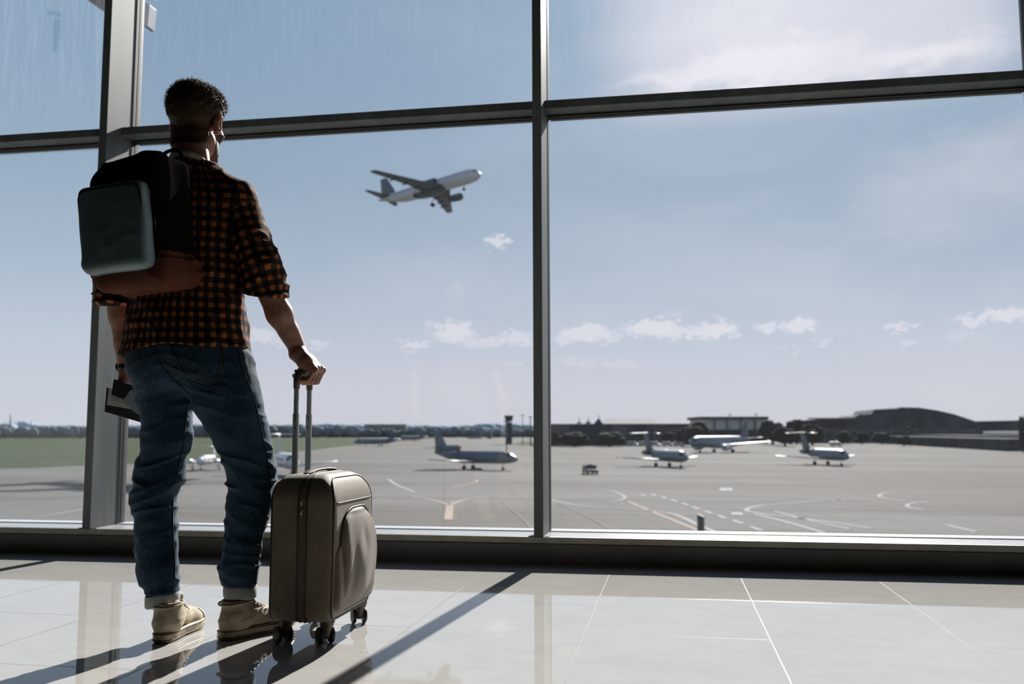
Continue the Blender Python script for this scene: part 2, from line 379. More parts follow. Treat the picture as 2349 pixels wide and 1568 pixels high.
# gingham
m, n, p = newmat('orange_black_gingham'); uv = n.new('ShaderNodeUVMap'); uv.uv_map = 'UVMap'
U, V, _ = n.xyz(uv.outputs[0]); per = .033
def stripe(t): fr = n.m('FRACT', n.m('DIVIDE', t, per)); return n.m('MULTIPLY', n.ss(fr, .02, .07), n.ss(fr, .53, .48))
a, b2 = stripe(U), stripe(V)
c = n.mix(a, (.010, .011, .014), (.058, .028, .018)); c2 = n.mix(a, (.058, .028, .018), (.47, .15, .045)); c = n.mix(b2, c, c2)
n.put(p.inputs['Base Color'], c); p.inputs['Roughness'].default_value = .85; p.inputs['Specular IOR Level'].default_value = .2
tc = n.new('ShaderNodeTexCoord'); b = n.new('ShaderNodeBump'); b.inputs['Strength'].default_value = .4; b.inputs['Distance'].default_value = .001; n.put(b.inputs['Height'], n.noise(tc.outputs['Object'], 900, 2)); n.l.new(b.outputs[0], p.inputs['Normal'])
tr = n.new('ShaderNodeBsdfTranslucent'); n.put(tr.inputs[0], c); ms = n.new('ShaderNodeMixShader'); ms.inputs[0].default_value = .22
out = m.node_tree.nodes['Material Output']; n.l.new(p.outputs[0], ms.inputs[1]); n.l.new(tr.outputs[0], ms.inputs[2]); n.l.new(ms.outputs[0], out.inputs[0])
M['plaid'] = m

# ribbed mesh side of the backpack
m, n, p = newmat('ribbed_black_mesh'); tc = n.new('ShaderNodeTexCoord'); o = tc.outputs['Object']; _, _, Z = n.xyz(o)
w = n.m('SINE', n.m('MULTIPLY', Z, 2*PI/.0042)); n.put(p.inputs['Base Color'], n.mix(n.ss(w, -.2, .9), (.004, .0038, .0038), (.017, .015, .013))); p.inputs['Roughness'].default_value = .9; p.inputs['Specular IOR Level'].default_value = 0
M['ribbed'] = m

# dusty glass panes; the veil also stands in for air haze and reflections
def glass(name, dust_veil, tint):
    m, n, p = newmat(name); m.node_tree.nodes.remove(p); out = m.node_tree.nodes['Material Output']
    t = n.new('ShaderNodeBsdfTransparent'); t.inputs[0].default_value = (*tint, 1)
    gs = n.new('ShaderNodeBsdfGlossy'); gs.inputs['Roughness'].default_value = .0
    fr = n.new('ShaderNodeFresnel'); fr.inputs[0].default_value = 1.5
    m1 = n.new('ShaderNodeMixShader'); n.l.new(n.m('MULTIPLY', fr.outputs[0], 1.2), m1.inputs[0]); n.l.new(t.outputs[0], m1.inputs[1]); n.l.new(gs.outputs[0], m1.inputs[2])
    tl = n.new('ShaderNodeBsdfTranslucent'); tl.inputs[0].default_value = (.9, .92, 1, 1)
    tc = n.new('ShaderNodeTexCoord'); o = tc.outputs['Object']
    st = n.ss(n.noise(n.mapping(o, (14, 1, .9)), 3, 5, .65), .42, .75); sp = n.ss(n.noise(o, 70, 2, .5), .72, .78)
    up2 = n.ss(n.xyz(o)[2], 2.2, 3.2)
    amt = n.m('ADD', n.m('MULTIPLY', n.m('ADD', n.m('MULTIPLY', st, n.m('MULTIPLY', n.m('ADD', up2, .12), .7)), .6), dust_veil), n.m('MULTIPLY', sp, .02))
    m2 = n.new('ShaderNodeMixShader'); n.l.new(amt, m2.inputs[0]); n.l.new(m1.outputs[0], m2.inputs[1]); n.l.new(tl.outputs[0], m2.inputs[2])
    n.l.new(m2.outputs[0], out.inputs[0]); return m
M['glass'] = glass('window_glass', .012, (.97, .985, .985))
M['glass_l'] = glass('reflection_veil_glass', .035, (.93, .975, .985))  # left bay: denser veil imitates the hazy reflection of the interior

# floor tiles
m, n, p = newmat('polished_floor_tiles'); tc = n.new('ShaderNodeTexCoord'); X, Y, Z = n.xyz(tc.outputs['Object'])
TW, TL = .590, 1.326
cu = n.m('DIVIDE', n.m('SUBTRACT', X, -.289), TW); ci = n.m('FLOOR', cu); cf = n.m('SUBTRACT', cu, ci)
par = n.m('FLOORED_MODULO', ci, 2.)
cv = n.m('DIVIDE', n.m('SUBTRACT', n.m('SUBTRACT', Y, 3.060), n.m('MULTIPLY', par, .5*TL)), TL); vi = n.m('FLOOR', cv); vf_ = n.m('SUBTRACT', cv, vi)
dx = n.m('MULTIPLY', n.m('MINIMUM', cf, n.m('SUBTRACT', 1., cf)), TW); dy = n.m('MULTIPLY', n.m('MINIMUM', vf_, n.m('SUBTRACT', 1., vf_)), TL)
dj = n.m('MINIMUM', dx, dy); joint = n.ss(dj, .0017, .0007)
rnd = n.new('ShaderNodeTexWhiteNoise'); n.put(rnd.inputs['Vector'], n.comb(ci, vi))
grain = n.noise(n.mapping(tc.outputs['Object'], (3, 4.5, 1)), 1.6, 5, .62, .8)
c = n.mix(n.ss(grain, .3, .72), (.430, .420, .405), (.470, .460, .445)); c = n.mix(n.m('MULTIPLY', rnd.outputs[0], .25), c, (.45, .42, .38))
c = n.mix(n.m('MULTIPLY', joint, .85), c, (.16, .13, .10)); n.put(p.inputs['Base Color'], c)
n.put(p.inputs['Roughness'], n.m('ADD', n.m('MULTIPLY', joint, .6), .03)); n.put(p.inputs['Specular IOR Level'], n.m('SUBTRACT', .5, n.m('MULTIPLY', joint, .45))); p.inputs['IOR'].default_value = 1.48
b = n.new('ShaderNodeBump'); b.inputs['Strength'].default_value = .25; b.inputs['Distance'].default_value = .001; n.put(b.inputs['Height'], n.ss(dj, .0012, .0035)); n.l.new(b.outputs[0], p.inputs['Normal'])
M['floor'] = m

# outdoors
m, n, p = newmat('airport_concrete'); tc = n.new('ShaderNodeTexCoord'); o = tc.outputs['Object']
c = n.mix(n.ss(n.noise(n.mapping(o, (.012, .05, 1)), 1.0, 5, .6), .38, .66), (.100, .092, .084), (.135, .130, .125))
c = n.mix(n.m('MULTIPLY', n.ss(n.noise(n.mapping(o, (.02, .16, 1)), 1.0, 4, .7), .5, .72), .85), c, (.066, .056, .046))
X, Y, Z = n.xyz(o)
def grid(t, per, w): fr = n.m('FRACT', n.m('DIVIDE', t, per)); return n.ss(n.m('MULTIPLY', n.m('MINIMUM', fr, n.m('SUBTRACT', 1., fr)), per), w, w*.3)
c = n.mix(n.m('MULTIPLY', n.m('MAXIMUM', grid(n.m('ADD', X, n.m('MULTIPLY', Y, .25)), 9., .18), grid(n.m('SUBTRACT', Y, n.m('MULTIPLY', X, .25)), 9., .18)), .35), c, (.055, .05, .045))
n.put(p.inputs['Base Color'], c); p.inputs['Roughness'].default_value = .95; p.inputs['Specular IOR Level'].default_value = .08; M['tarmac'] = m
M['grass'] = mat('airfield_grass', (.042, .062, .024), .95, 0, .2, .03, spec=.05, dark=(.030, .042, .016))
M['mark_white'] = mat('white_road_paint', (.24, .24, .245), .95, 0, .15, 2)
M['mark_pink'] = mat('faded_orange_paint', (.26, .18, .145), .95, 0, .15, 2)
M['mark_dark'] = mat('dark_tar_line', (.04, .037, .032), .95, 0, .15, 2)
M['tree_far'] = mat('far_woodland_haze_tint', (.17, .225, .25), 1, 0, .3, .05, spec=.1)  # air haze put into the foliage colour, lighter and bluer than real leaves
M['tree_far2'] = mat('hill_woodland_haze_tint', (.33, .41, .46), 1, 0, .12, .02, spec=.1)  # stronger distance haze painted into this colour
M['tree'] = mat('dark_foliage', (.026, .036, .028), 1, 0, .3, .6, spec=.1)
M['trunk'] = mat('bark', (.06, .045, .035), .9)
M['plane_white'] = mat('white_aircraft_paint', (.55, .57, .59), .3, 0, .03, .5)
M['plane_grey'] = mat('grey_aircraft_paint', (.15, .20, .24), .3, 0, .08, .5)
M['plane_blue'] = mat('blue_grey_aircraft_paint', (.075, .115, .15), .28, 0, .10, .5)
M['plane_dark'] = mat('dark_aircraft_paint', (.035, .06, .085), .35, 0, .10, .5)
M['cockpit'] = mat('cockpit_glass', (.01, .012, .015), .08)
M['inlet'] = mat('engine_inlet_dark', (.012, .012, .014), .5)
M['tyre'] = mat('tyre_rubber', (.012, .012, .012), .8)
M['red'] = mat('red_cover', (.55, .06, .03), .6)
M['bld_dark'] = mat('dark_building_cladding', (.06, .074, .082), .9, 0, .25, .25, spec=.05, stretch=(1, 1, .3))
M['bld_mid'] = mat('brown_grey_facade', (.12, .12, .115), .8, 0, .2, .2)
M['bld_roof'] = mat('dark_metal_roof', (.085, .10, .108), .9, 0, .25, .1, spec=.05)
M['bld_light'] = mat('pale_metal_roof', (.24, .245, .24), .9, 0, .08, .2, spec=.05)
M['bld_white'] = mat('white_facade', (.6, .59, .54), .6, 0, .05, .2)
M['bld_glass'] = mat('facade_glazing', (.03, .04, .05), .15)
M['car_dark'] = mat('dark_car_paint', (.012, .014, .018), .2, spec=.8)
M['car_white'] = mat('white_van_paint', (.6, .6, .58), .3)
M['beacon'] = mat('orange_beacon', (.8, .18, .06), .4)

# ------------------------------------------------------------------ the hall
YF, YG, YGB = 4.523, 4.765, 4.835              # front of the mullions, gasket, outer side
XL, XR, YB, ZC = -8.1, 6.85, -11., 3.62
def st(o): return tag(o, kind='structure')
st(box('floor', (XL-.2, YB, -.12), (XR+.2, 4.86, 0), M['floor'])); fl_o = bpy.data.objects['floor']
box('bounce_absorber', (XL, YB+.01, .0005), (XR, 1.9, .012), M['bounce_absorber'], fl_o)['label'] = 'unseen dark floor covering added to cut bounce light'  # added out of view to absorb sunlight bounced off the floor
st(box('ceiling', (XL-.2, YB, ZC), (XR+.2, 5.0, ZC+.25), M['ceil']))
st(box('wall_left', (XL-.3, YB, 0), (XL-.05, 5.0, ZC), M['wall'])); st(box('wall_right', (XR+.05, YB, 0), (XR+.3, 5.0, ZC), M['wall']))
st(box('wall_back', (XL-.3, YB-.25, 0), (XR+.3, YB, ZC), M['wall']))
# low wall under the windows: gently bulging panel, metal edge, pale sill
pts = [(YF+.055, 0), (YF+.052, .03), (YF+.048, .07), (YF+.05, .098), (YF+.075, .106), (4.9, .106), (4.9, 0)]
st(obj('wall_front', MB().prism([(XL, y, z) for y, z in pts], (XR-XL, 0, 0)).vf(), M['panel'], smooth=False))
o = st(box('trim_1', (XL, YF, .1075), (XR, YF+.03, .139), M['nosing'])); bevel(o, .003)
o = st(box('trim_2', (XL, YF+.0305, .119), (XR, 4.92, .1395), M['sill'])); bevel(o, .003)
o = st(box('trim_3', (XL, YG-.006, .1397), (XR, YGB, .1436), M['sill'])); bevel(o, .003)
XM = [-.649+2.464*k for k in range(-3, 4)]
tn = 4
for xm in XM:
    mm = MB()
    mm.box((xm-.0235, YF, .1396), (xm+.0235, YG, ZC-.002))
    o = st(obj('trim_%d' % tn, mm.vf(), M['alu'], smooth=False)); bevel(o, .0025); tn += 1
    g_ = MB(); g_.box((xm-.026, YG+.0005, .1440), (xm+.026, YG+.026, ZC-.002)); g_.box((xm-.018, YG+.0262, .1440), (xm+.018, YG+.034, ZC-.002)); g_.box((xm-.026, YG+.0342, .1440), (xm+.026, YGB-.014, ZC-.002))
    k = obj('gasket', g_.vf(), M['gasket'], o, smooth=False)
    k = obj('outer_cap', MB().box((xm-.021, YGB-.0138, .1440), (xm+.021, YGB+.012, ZC-.002)).vf(), M['alu_dark'], o, smooth=False)
    k = obj('foot_plate', MB().box((xm-.052, YF+.012, .1397), (xm+.052, YF+.022, .1425)).vf(), M['alu_dark'], o, smooth=False)
for i in range(len(XM)-1):
    x0, x1 = XM[i]+.0237, XM[i+1]-.0237
    o = st(box('trim_%d' % tn, (x0, 4.66, 2.362), (x1, YG, 2.407), M['alu'])); bevel(o, .002); tn += 1
    g_ = MB(); g_.box((x0+.003, YG+.0005, 2.352), (x1-.003, YG+.024, 2.417)); g_.box((x0+.003, YG+.0242, 2.357), (x1-.003, YG+.034, 2.412)); g_.box((x0+.003, YG+.0342, 2.352), (x1-.003, YGB-.014, 2.417))
    obj('gasket', g_.vf(), M['gasket'], o, smooth=False)
    obj('outer_cap', MB().box((x0+.01, YGB-.0138, 2.352), (x1-.01, YGB+.006, 2.417)).vf(), M['alu'], o, smooth=False)
    gm = M['glass_l'] if XM[i+1] < -3 else M['glass']
    for z0, z1, wn in ((.1440, 2.350, 2*i+1), (2.419, ZC-.002, 2*i+2)):
        st(obj('window_%d' % wn, MB().add([(x0+.004, YG+.03, z0), (x1-.004, YG+.03, z0), (x1-.004, YG+.03, z1), (x0+.004, YG+.03, z1)], [(0, 1, 2, 3)]).vf(), gm, smooth=False))
# ------------------------------------------------------------------ the airfield
GZ = -7.0
st(obj('tarmac', MB().add([(-2600, 6.5, GZ), (2600, 6.5, GZ), (2600, 3000, GZ), (-2600, 3000, GZ)], [(0, 1, 2, 3)]).vf(), M['tarmac'], smooth=False))
tarmac = bpy.data.objects['tarmac']; TF['tarmac'] = Matrix.Identity(4)
def patch(name, pix, mat_, z=.02, parent=tarmac):
    P = [G(x, y)+np.array([0, 0, z]) for x, y in pix]
    return obj(name, MB().prism([p-np.array([0, 0, .015]) for p in P], (0, 0, .015)).vf(), mat_, parent, smooth=False)
def strip(name, pix, w, mat_, z=.03, sub=6):
    P = spline([G(x, y) for x, y in pix], sub); v = []; f = []
    for i, q in enumerate(P):
        t = P[min(i+1, len(P)-1)]-P[max(i-1, 0)]; t /= np.linalg.norm(t)+1e-9; s = np.array([-t[1], t[0], 0])*w/2
        for a in (q+s, q-s): v += [a+[0, 0, z-.012], a+[0, 0, z]]
        if i: k = 4*i; j = k-4; f += [(j+1, k+1, k+3, j+3), (j, j+2, k+2, k), (j, k, k+1, j+1), (j+2, j+3, k+3, k+2)]
    return obj(name, (v, f), mat_, tarmac, smooth=False)
patch('grass_field', [(-500, 1088), (-100, 1077), (60, 1073), (285, 1064), (420, 1061), (560, 1050), (700, 1033), (850, 1017), (905, 1012), (960, 1009), (1010, 1004.5), (-500, 1004.5)], M['grass'])
patch('grass_field', [(1165, 1019), (1235, 1022), (1420, 1021.5), (1300, 1012), (1200, 1012)], M['grass'])
for pts_, w, c in (([(1032, 1158), (1028, 1192)], .75, 'mark_pink'), ([(940, 1138), (990, 1146), (1031, 1158)], .5, 'mark_pink'), ([(1031, 1158), (1075, 1144), (1140, 1136)], .5, 'mark_pink'),
                   ([(1036, 1118), (1090, 1106), (1093, 1100)], .4, 'mark_pink'), ([(1440, 1150), (1500, 1175), (1590, 1212), (1600, 1218)], .45, 'mark_pink'),
                   ([(1240, 1140), (1330, 1160), (1450, 1168), (1540, 1178), (1600, 1203), (1640, 1220)], .45, 'mark_white'),
                   ([(2000, 1212), (1850, 1190), (1760, 1180), (1712, 1170), (1740, 1160), (1800, 1155), (1900, 1147), (1990, 1146)], .5, 'mark_white'),
                   ([(1890, 1222), (1800, 1196), (1730, 1179)], .5, 'mark_white'), ([(1950, 1214), (1860, 1194), (1775, 1172)], .4, 'mark_white'),
                   ([(2080, 1150), (2020, 1140), (2025, 1132), (2060, 1127)], .4, 'mark_white'), ([(2120, 1170), (2085, 1163), (2085, 1156), (2130, 1150)], .4, 'mark_white'),
                   ([(1340, 1118), (1400, 1125), (1432, 1138), (1425, 1146), (1390, 1152)], .35, 'mark_white'), ([(1170, 1104), (1350, 1112), (1500, 1125), (1600, 1135), (1800, 1141), (2000, 1150)], .3, 'mark_white'),
                   ([(2170, 1204), (2240, 1220)], .5, 'mark_white'), ([(1150, 1150), (1200, 1190), (1230, 1225)], .35, 'mark_dark'), ([(1280, 1155), (1350, 1185), (1400, 1215)], .35, 'mark_dark'),
                   ([(890, 1098), (910, 1112), (950, 1128)], .5, 'mark_white'), ([(0, 1185), (90, 1184), (190, 1168)], .4, 'mark_white'), ([(905, 1046), (918, 1060)], .5, 'mark_dark')):
    strip('taxiway_line', pts_, w, M[c])
for x, y in ((1474, 1135), (1500, 1135), (1523, 1141), (1546, 1148), (1572, 1156), (1596, 1165), (1624, 1174), (1656, 1185), (1693, 1197), (1734, 1212)):
    k = (y-1100)/100; strip('dashed_line', [(x-9*k-3, y-3*k-1), (x+9*k+3, y+3.6*k+1)], .5, M['mark_white'], sub=1)
for x, y, w in ((1665, 1122, 14), (1690, 1178, 12)): patch('painted_bar', [(x-w, y-3), (x+w, y-3), (x+w+3, y+3), (x-w, y+3)], M['mark_white'], z=.03)

# ---------------------------------------------------------------- aircraft
def airfoil(c, t):      # closed section in x (chord c from the leading edge backwards), z thickness t
    return [(-c*x, t*z) for x, z in ((0, 0), (.03, .32), (.12, .5), (.35, .5), (.65, .3), (1, .03), (1, -.03), (.65, -.22), (.35, -.38), (.12, -.4), (.03, -.25))]
def wing(x0, y0, z0, x1, y1, z1, c0, c1, th=.12, tip=.35, extra=None):
    secs = [(x0, y0, z0, c0)]+(extra or [])+[(x1, y1, z1, c1), (x1-.3*c1, y1+math.copysign(tip, y1-y0 or 1), z1+.05, c1*.55)]
    return MB().rings([[(x+a, y, z+b) for a, b in airfoil(c, c*th)] for x, y, z, c in secs]).vf()
def fin(x0, z0, x1, z1, c0, c1, th=.10, y=0, extra=None):
    secs = [(x0, z0, c0)]+(extra or [])+[(x1, z1, c1), (x1-.3*c1, z1+.15, c1*.6)]
    return MB().rings([[(x+a, y+b, z) for a, b in airfoil(c, c*th)] for x, z, c in secs]).vf()
def fuselage(L, R, zc, prof, nose=None):
    n = 28; rs = []
    for t, r, dz in prof:
        x = L/2-t*L; rs.append([(x, R*r*math.cos(q)*.97, zc+R*dz+R*r*math.sin(q)) for q in np.arange(n)*2*PI/n])
    return MB().rings(rs)
def prof_at(prof, t): P = np.array(prof); return np.interp(t, P[:, 0], P[:, 1]), np.interp(t, P[:, 0], P[:, 2])
def skinpatch(L, R, zc, prof, t0, t1, a0, a1, nt=5, na=10, off=.02):
    v = []; f = []; 
    for lay in (off, -.03):
        for i in range(nt+1):
            t = t0+(t1-t0)*i/nt; r, dz = prof_at(prof, t)
            for j in range(na+1):
                q = a0+(a1-a0)*j/na; v.append((L/2-t*L, (R*r+lay)*math.cos(q)*.97, zc+R*dz+(R*r+lay)*math.sin(q)))
    K = (nt+1)*(na+1); w = na+1
    for i in range(nt):
        for j in range(na):
            a = i*w+j; f += [(a, a+1, a+w+1, a+w), (K+a, K+a+w, K+a+w+1, K+a+1)]
    for i in range(nt): f += [(i*w, (i+1)*w, K+(i+1)*w, K+i*w), (i*w+na, K+i*w+na, K+(i+1)*w+na, (i+1)*w+na)]
    for j in range(na): f += [(j, K+j, K+j+1, j+1), (nt*w+j, nt*w+j+1, K+nt*w+j+1, K+nt*w+j)]
    return v, f
PB = [(0, .02, -.32), (.012, .22, -.30), (.03, .40, -.25), (.055, .58, -.18), (.085, .76, -.10), (.12, .90, -.04), (.17, .99, 0), (.22, 1, 0), (.64, 1, 0), (.72, .94, .05), (.80, .76, .20), (.88, .50, .38), (.95, .26, .52), (1, .08, .58)]
PA = [(0, .03, -.22), (.008, .25, -.21), (.02, .46, -.18), (.04, .70, -.12), (.065, .87, -.06), (.095, .97, -.01), (.13, 1, 0), (.66, 1, 0), (.74, .93, .06), (.82, .74, .22), (.90, .48, .40), (.96, .28, .50), (1, .10, .54)]
def gear(par, x, y, ztop, wr, tw, dual=True):
    g_ = obj('landing_gear', MB().tube([(x, y, wr), (x, y*.97, ztop)], .09 if wr > .3 else .06, 8).vf(), M['plane_grey'], par, local=True)
    TF[g_.name] = TF[par.name]
    w = MB()
    for s in ((-1, 1) if dual else (0,)):
        w.lathe((x, y+s*tw*.75-tw/2, wr), (0, 1, 0), [(0, wr*.5), (0, wr*.9), (tw*.2, wr), (tw*.8, wr), (tw, wr*.9), (tw, wr*.5)], 18)
    k = obj('wheel', w.vf(), M['tyre'], g_, local=True)
def nacelle(par, x, y, z, L, R, mat_, pylon=None, name='engine'):
    e = obj(name, MB().lathe((x, y, z), (-1, 0, 0), [(.25*L, R*.72), (.02*L, R*.80), (0, R*.88), (.03*L, R*.95), (.15*L, R), (.5*L, R*.98), (.8*L, R*.8), (L, R*.6), (L, R*.5), (.8*L, R*.45)], 24).vf(), mat_, par, local=True)
    TF[e.name] = TF[par.name]
    obj('inlet', MB().lathe((x, y, z), (-1, 0, 0), [(.17*L, .01), (.25*L, R*.2), (.255*L, R*.74), (.28*L, R*.74)], 20).vf(), M['inlet'], e, local=True)
    obj('exhaust', MB().lathe((x, y, z), (-1, 0, 0), [(.8*L, R*.44), (L*1.0, R*.36), (L*1.15, R*.12), (L*1.2, .01)], 16).vf(), M['inlet'], e, local=True)
    if pylon: obj('pylon', pylon, mat_, e, local=True)
    return e
def windows(m_, L, R, zc, prof, t0, t1, n, h=.2, w=.13, a=.22):
    m_.cur = 1
    for s in (1, -1):
        for i in range(n):
            x = L/2-(t0+(t1-t0)*i/(n-1))*L; y = s*R*math.cos(a)*.97; z = zc+R*math.sin(a)
            m_.box((x-w, min(y-.02*s, y+.03*s), z-h), (x+w, max(y-.02*s, y+.03*s), z+h))
def jet_parts(r, L, R, zc, prof, body, win, belly=None):
    m_ = fuselage(L, R, zc, prof); windows(m_, L, R, zc, prof, *win)
    f = obj('fuselage', m_.vf(), body, r, local=True, mats=[body, M['cockpit']], fm=m_.mi)
    if belly: obj('belly', skinpatch(L, R, zc, prof, .02, .93, -PI*.93, -PI*.07, 30, 14, .012), belly, r, local=True)
def airliner(r, body, wingm, finm, winglets=False):
    L, R, zc = 37.6, 1.98, 3.75
    jet_parts(r, L, R, zc, PA, body, (.14, .82, 34, .17, .12))
    obj('windscreen', skinpatch(L, R, zc, PA, .028, .055, PI*.14, PI*.86), M['cockpit'], r, local=True)
    obj('wing_root_fairing', MB().sphere((1.5, 0, zc-1.45), (6.6, 2.15, .95), 20, 12).vf(), wingm, r, local=True)
    for s in (1, -1):
        obj('wing', wing(7.2, s*1.2, zc-1.25, -4.2, s*16.6, zc+.15, 7.8, 2.2, .11, .4, [(3.2, s*6.2, zc-.9, 4.8)]), wingm, r, local=True)
        obj('tailplane', wing(-13.0, s*.6, zc+.9, -16.8, s*6.2, zc+1.5, 3.9, 1.5, .1), wingm, r, local=True)
        for yy, xx, zz in ((4.2, .2, -1.22), (7.6, -1.3, -.98), (11, -2.9, -.62)): obj('flap_fairing', MB().sphere((xx, s*yy, zc+zz), (1.7, .2, .26), 10, 8).vf(), wingm, r, local=True)
        nacelle(r, 7.6, s*5.75, zc-1.95, 4.4, 1.08, wingm, MB().box((3.2, s*5.75-.12, zc-1.3), (6.4, s*5.75+.12, zc-.75)).vf())
        gear(r, -1.2, s*3.8, zc-1.3, .56, .4)
    obj('fin', fin(-10.6, zc+1.3, -15.9, zc+7.5, 6.8, 2.6, .09, 0, [(-12.1, zc+2.1, 5.6)]), finm, r, local=True)
    gear(r, 13.0, 0, zc-1.4, .38, .25)
def bizjet(r, body, finm, wingm, L=19.5, R=1.22, zc=2.35, tri=False, ttail=True):
    jet_parts(r, L, R, zc, PB, body, (.2, .58, 10, .19, .14))
    obj('windscreen', skinpatch(L, R, zc, PB, .065, .115, PI*.10, PI*.90), M['cockpit'], r, local=True)
    h = 7.4 if not tri else 7.5
    for s in (1, -1):
        obj('wing', wing(2.4, s*.6, zc-.95, -3.6, s*9.6, zc-.35, 4.4, 1.3, .11, .25), wingm, r, local=True)
        if ttail: obj('tailplane', wing(-8.4, s*.1, h-.25, -9.9, s*3.9, h-.35, 2.0, .9, .1, .15), wingm, r, local=True)
        else: obj('tailplane', wing(-7.6, s*.2, zc+2.0, -9.4, s*3.7, zc+1.7, 2.2, 1.0, .1, .15), wingm, r, local=True)
        nacelle(r, -3.6 if not tri else -3.2, s*(R+.95), zc+.55, 3.1, .62, finm, MB().box((-6.2, min(s*(R-.3), s*(R+.5)), zc+.42), (-4.4, max(s*(R-.3), s*(R+.5)), zc+.62)).vf())
        gear(r, -1.6, s*1.6, zc-.9, .38, .24)
    if tri:
        nacelle(r, -3.9, 0, zc+1.75, 4.6, .62, finm, MB().box((-8, -.15, zc+.7), (-4.6, .15, zc+1.3)).vf(), 'centre_engine')
        obj('red_inlet_cover', MB().lathe((-3.8, 0, zc+1.75), (-1, 0, 0), [(0, .5), (0, .52), (.06, .55), (.2, .5)], 20).vf(), M['red'], r, local=True)
    obj('fin', fin(-5.2 if not tri else -5.9, zc+.8, -8.3 if ttail else -8.6, h-.2, 4.2, 2.3 if ttail else 1.6, .09, 0, [(-6.6, zc+1.6, 3.3)]), finm, r, local=True)
    gear(r, 6.6 if L > 19 else 6.2, 0, zc-.9, .28, .2)
def heading(px_gear, py_gear, ang, name, label, cat='aircraft', group=None):
    p = G(px_gear, py_gear, GZ); return thing(name, label, cat, (p[0], p[1], GZ), ang, group)
def toview(px): d = ray(px, 1000); return math.atan2(-d[1], -d[0])     # yaw that points a nose at the camera

# the airliner climbing past in the sky
def eul(a, b, c): return Matrix.Rotation(a, 4, 'Z') @ Matrix.Rotation(b, 4, 'Y') @ Matrix.Rotation(c, 4, 'X')
pc = CAM+ray(981.158, 433.176)*257.7
r = thing('airliner', 'white twin-engine airliner climbing in the sky with landing gear down', 'airplane', mat=Matrix.Translation(Vector(pc)) @ eul(-.42955, -.08518, -.14668) @ Matrix.Translation((0, 0, -3.75)))
airliner(r, M['plane_white'], M['plane_dark'], M['plane_blue'])

r = heading(1090, 1076, toview(1090)+math.radians(56), 'trijet', 'blue-grey three-engine business jet parked side-on, left of the middle window post')
bizjet(r, M['plane_blue'], M['plane_blue'], M['plane_blue'], 20.2, 1.25, 2.45, True, False)
r = heading(1528, 1070, toview(1528)+math.radians(27), 'business_jet', 'grey T-tail business jet with its nose turned right, in front of the parked vans')
bizjet(r, M['plane_grey'], M['plane_dark'], M['plane_grey'])
r = heading(1893, 1066, toview(1893)+math.radians(30), 'business_jet', 'grey T-tail business jet standing alone farthest right on the apron')
bizjet(r, M['plane_grey'], M['plane_dark'], M['plane_white'])
r = heading(1655, 1037, toview(1655)-math.radians(33), 'airliner', 'larger grey airliner with dark underside parked before the bright hangar')
airliner(r, M['plane_grey'], M['plane_white'], M['plane_dark'])
r = heading(866, 1023, toview(866)-math.radians(62), 'regional_jet', 'dark distant jet with raised tail at the edge of the green field')
bizjet(r, M['plane_grey'], M['plane_dark'], M['plane_dark'], 27, 1.5, 2.6)
r = heading(947, 1011, toview(947)-math.radians(62), 'regional_jet', 'farthest small dark jet, beyond the other distant jet on the taxiway')
bizjet(r, M['plane_grey'], M['plane_dark'], M['plane_dark'], 27, 1.5, 2.6)
r = heading(655, 1090, toview(655)+math.radians(8), 'private_jet', 'white jet with long wings and winglets, mostly hidden behind the right knee')
bizjet(r, M['plane_white'], M['plane_white'], M['plane_white'], 19, 1.35, 2.6)
# twin propeller plane seen between the legs
def twinprop(r):
    L, R, zc = 13.5, .95, 2.0
    jet_parts(r, L, R, zc, PB, M['plane_white'], (.26, .58, 6, .16, .14))
    obj('windscreen', skinpatch(L, R, zc, PB, .12, .19, PI*.12, PI*.88), M['cockpit'], r, local=True)
    for s in (1, -1):
        obj('wing', wing(1.9, s*.5, zc-.55, 1.1, s*7.6, zc+.05, 2.2, 1.0, .13, .2), M['plane_white'], r, local=True)
        obj('tailplane', wing(-4.9, s*.1, zc+2.6, -5.5, s*2.6, zc+2.6, 1.4, .8, .1, .15), M['plane_white'], r, local=True)
        e = obj('engine', MB().lathe((3.6, s*2.6, zc-.25), (-1, 0, 0), [(0, .12), (.15, .3), (.5, .48), (1.6, .5), (3.2, .3), (3.8, .05)], 18).vf(), M['plane_white'], r, local=True); TF[e.name] = TF[r.name]
        pr = MB().lathe((3.95, s*2.6, zc-.25), (-1, 0, 0), [(0, .02), (.12, .14), (.36, .2)], 12)
        for k in range(4):
            q = k*PI/2+.4; c_, s_ = math.cos(q), math.sin(q)
            pr.tube([(3.75, s*2.6+.15*c_, zc-.25+.15*s_), (3.75, s*2.6+.7*c_, zc-.25+.7*s_), (3.75, s*2.6+1.2*c_, zc-.25+1.2*s_)], [.05, .08, .04], 6)
        obj('propeller', pr.vf(), M['plane_dark'], e, local=True)
        gear(r, .6, s*2.6, zc-.5, .35, .22, False)
    obj('fin', fin(-3.6, zc+.5, -5.2, zc+2.6, 2.8, 1.5, .09), M['plane_white'], r, local=True)
    gear(r, 4.6, 0, zc-.6, .28, .2, False)
r = heading(474, 1077, toview(474)+math.radians(-14), 'propeller_plane', 'small white twin-propeller plane seen between the man\'s legs')
twinprop(r)

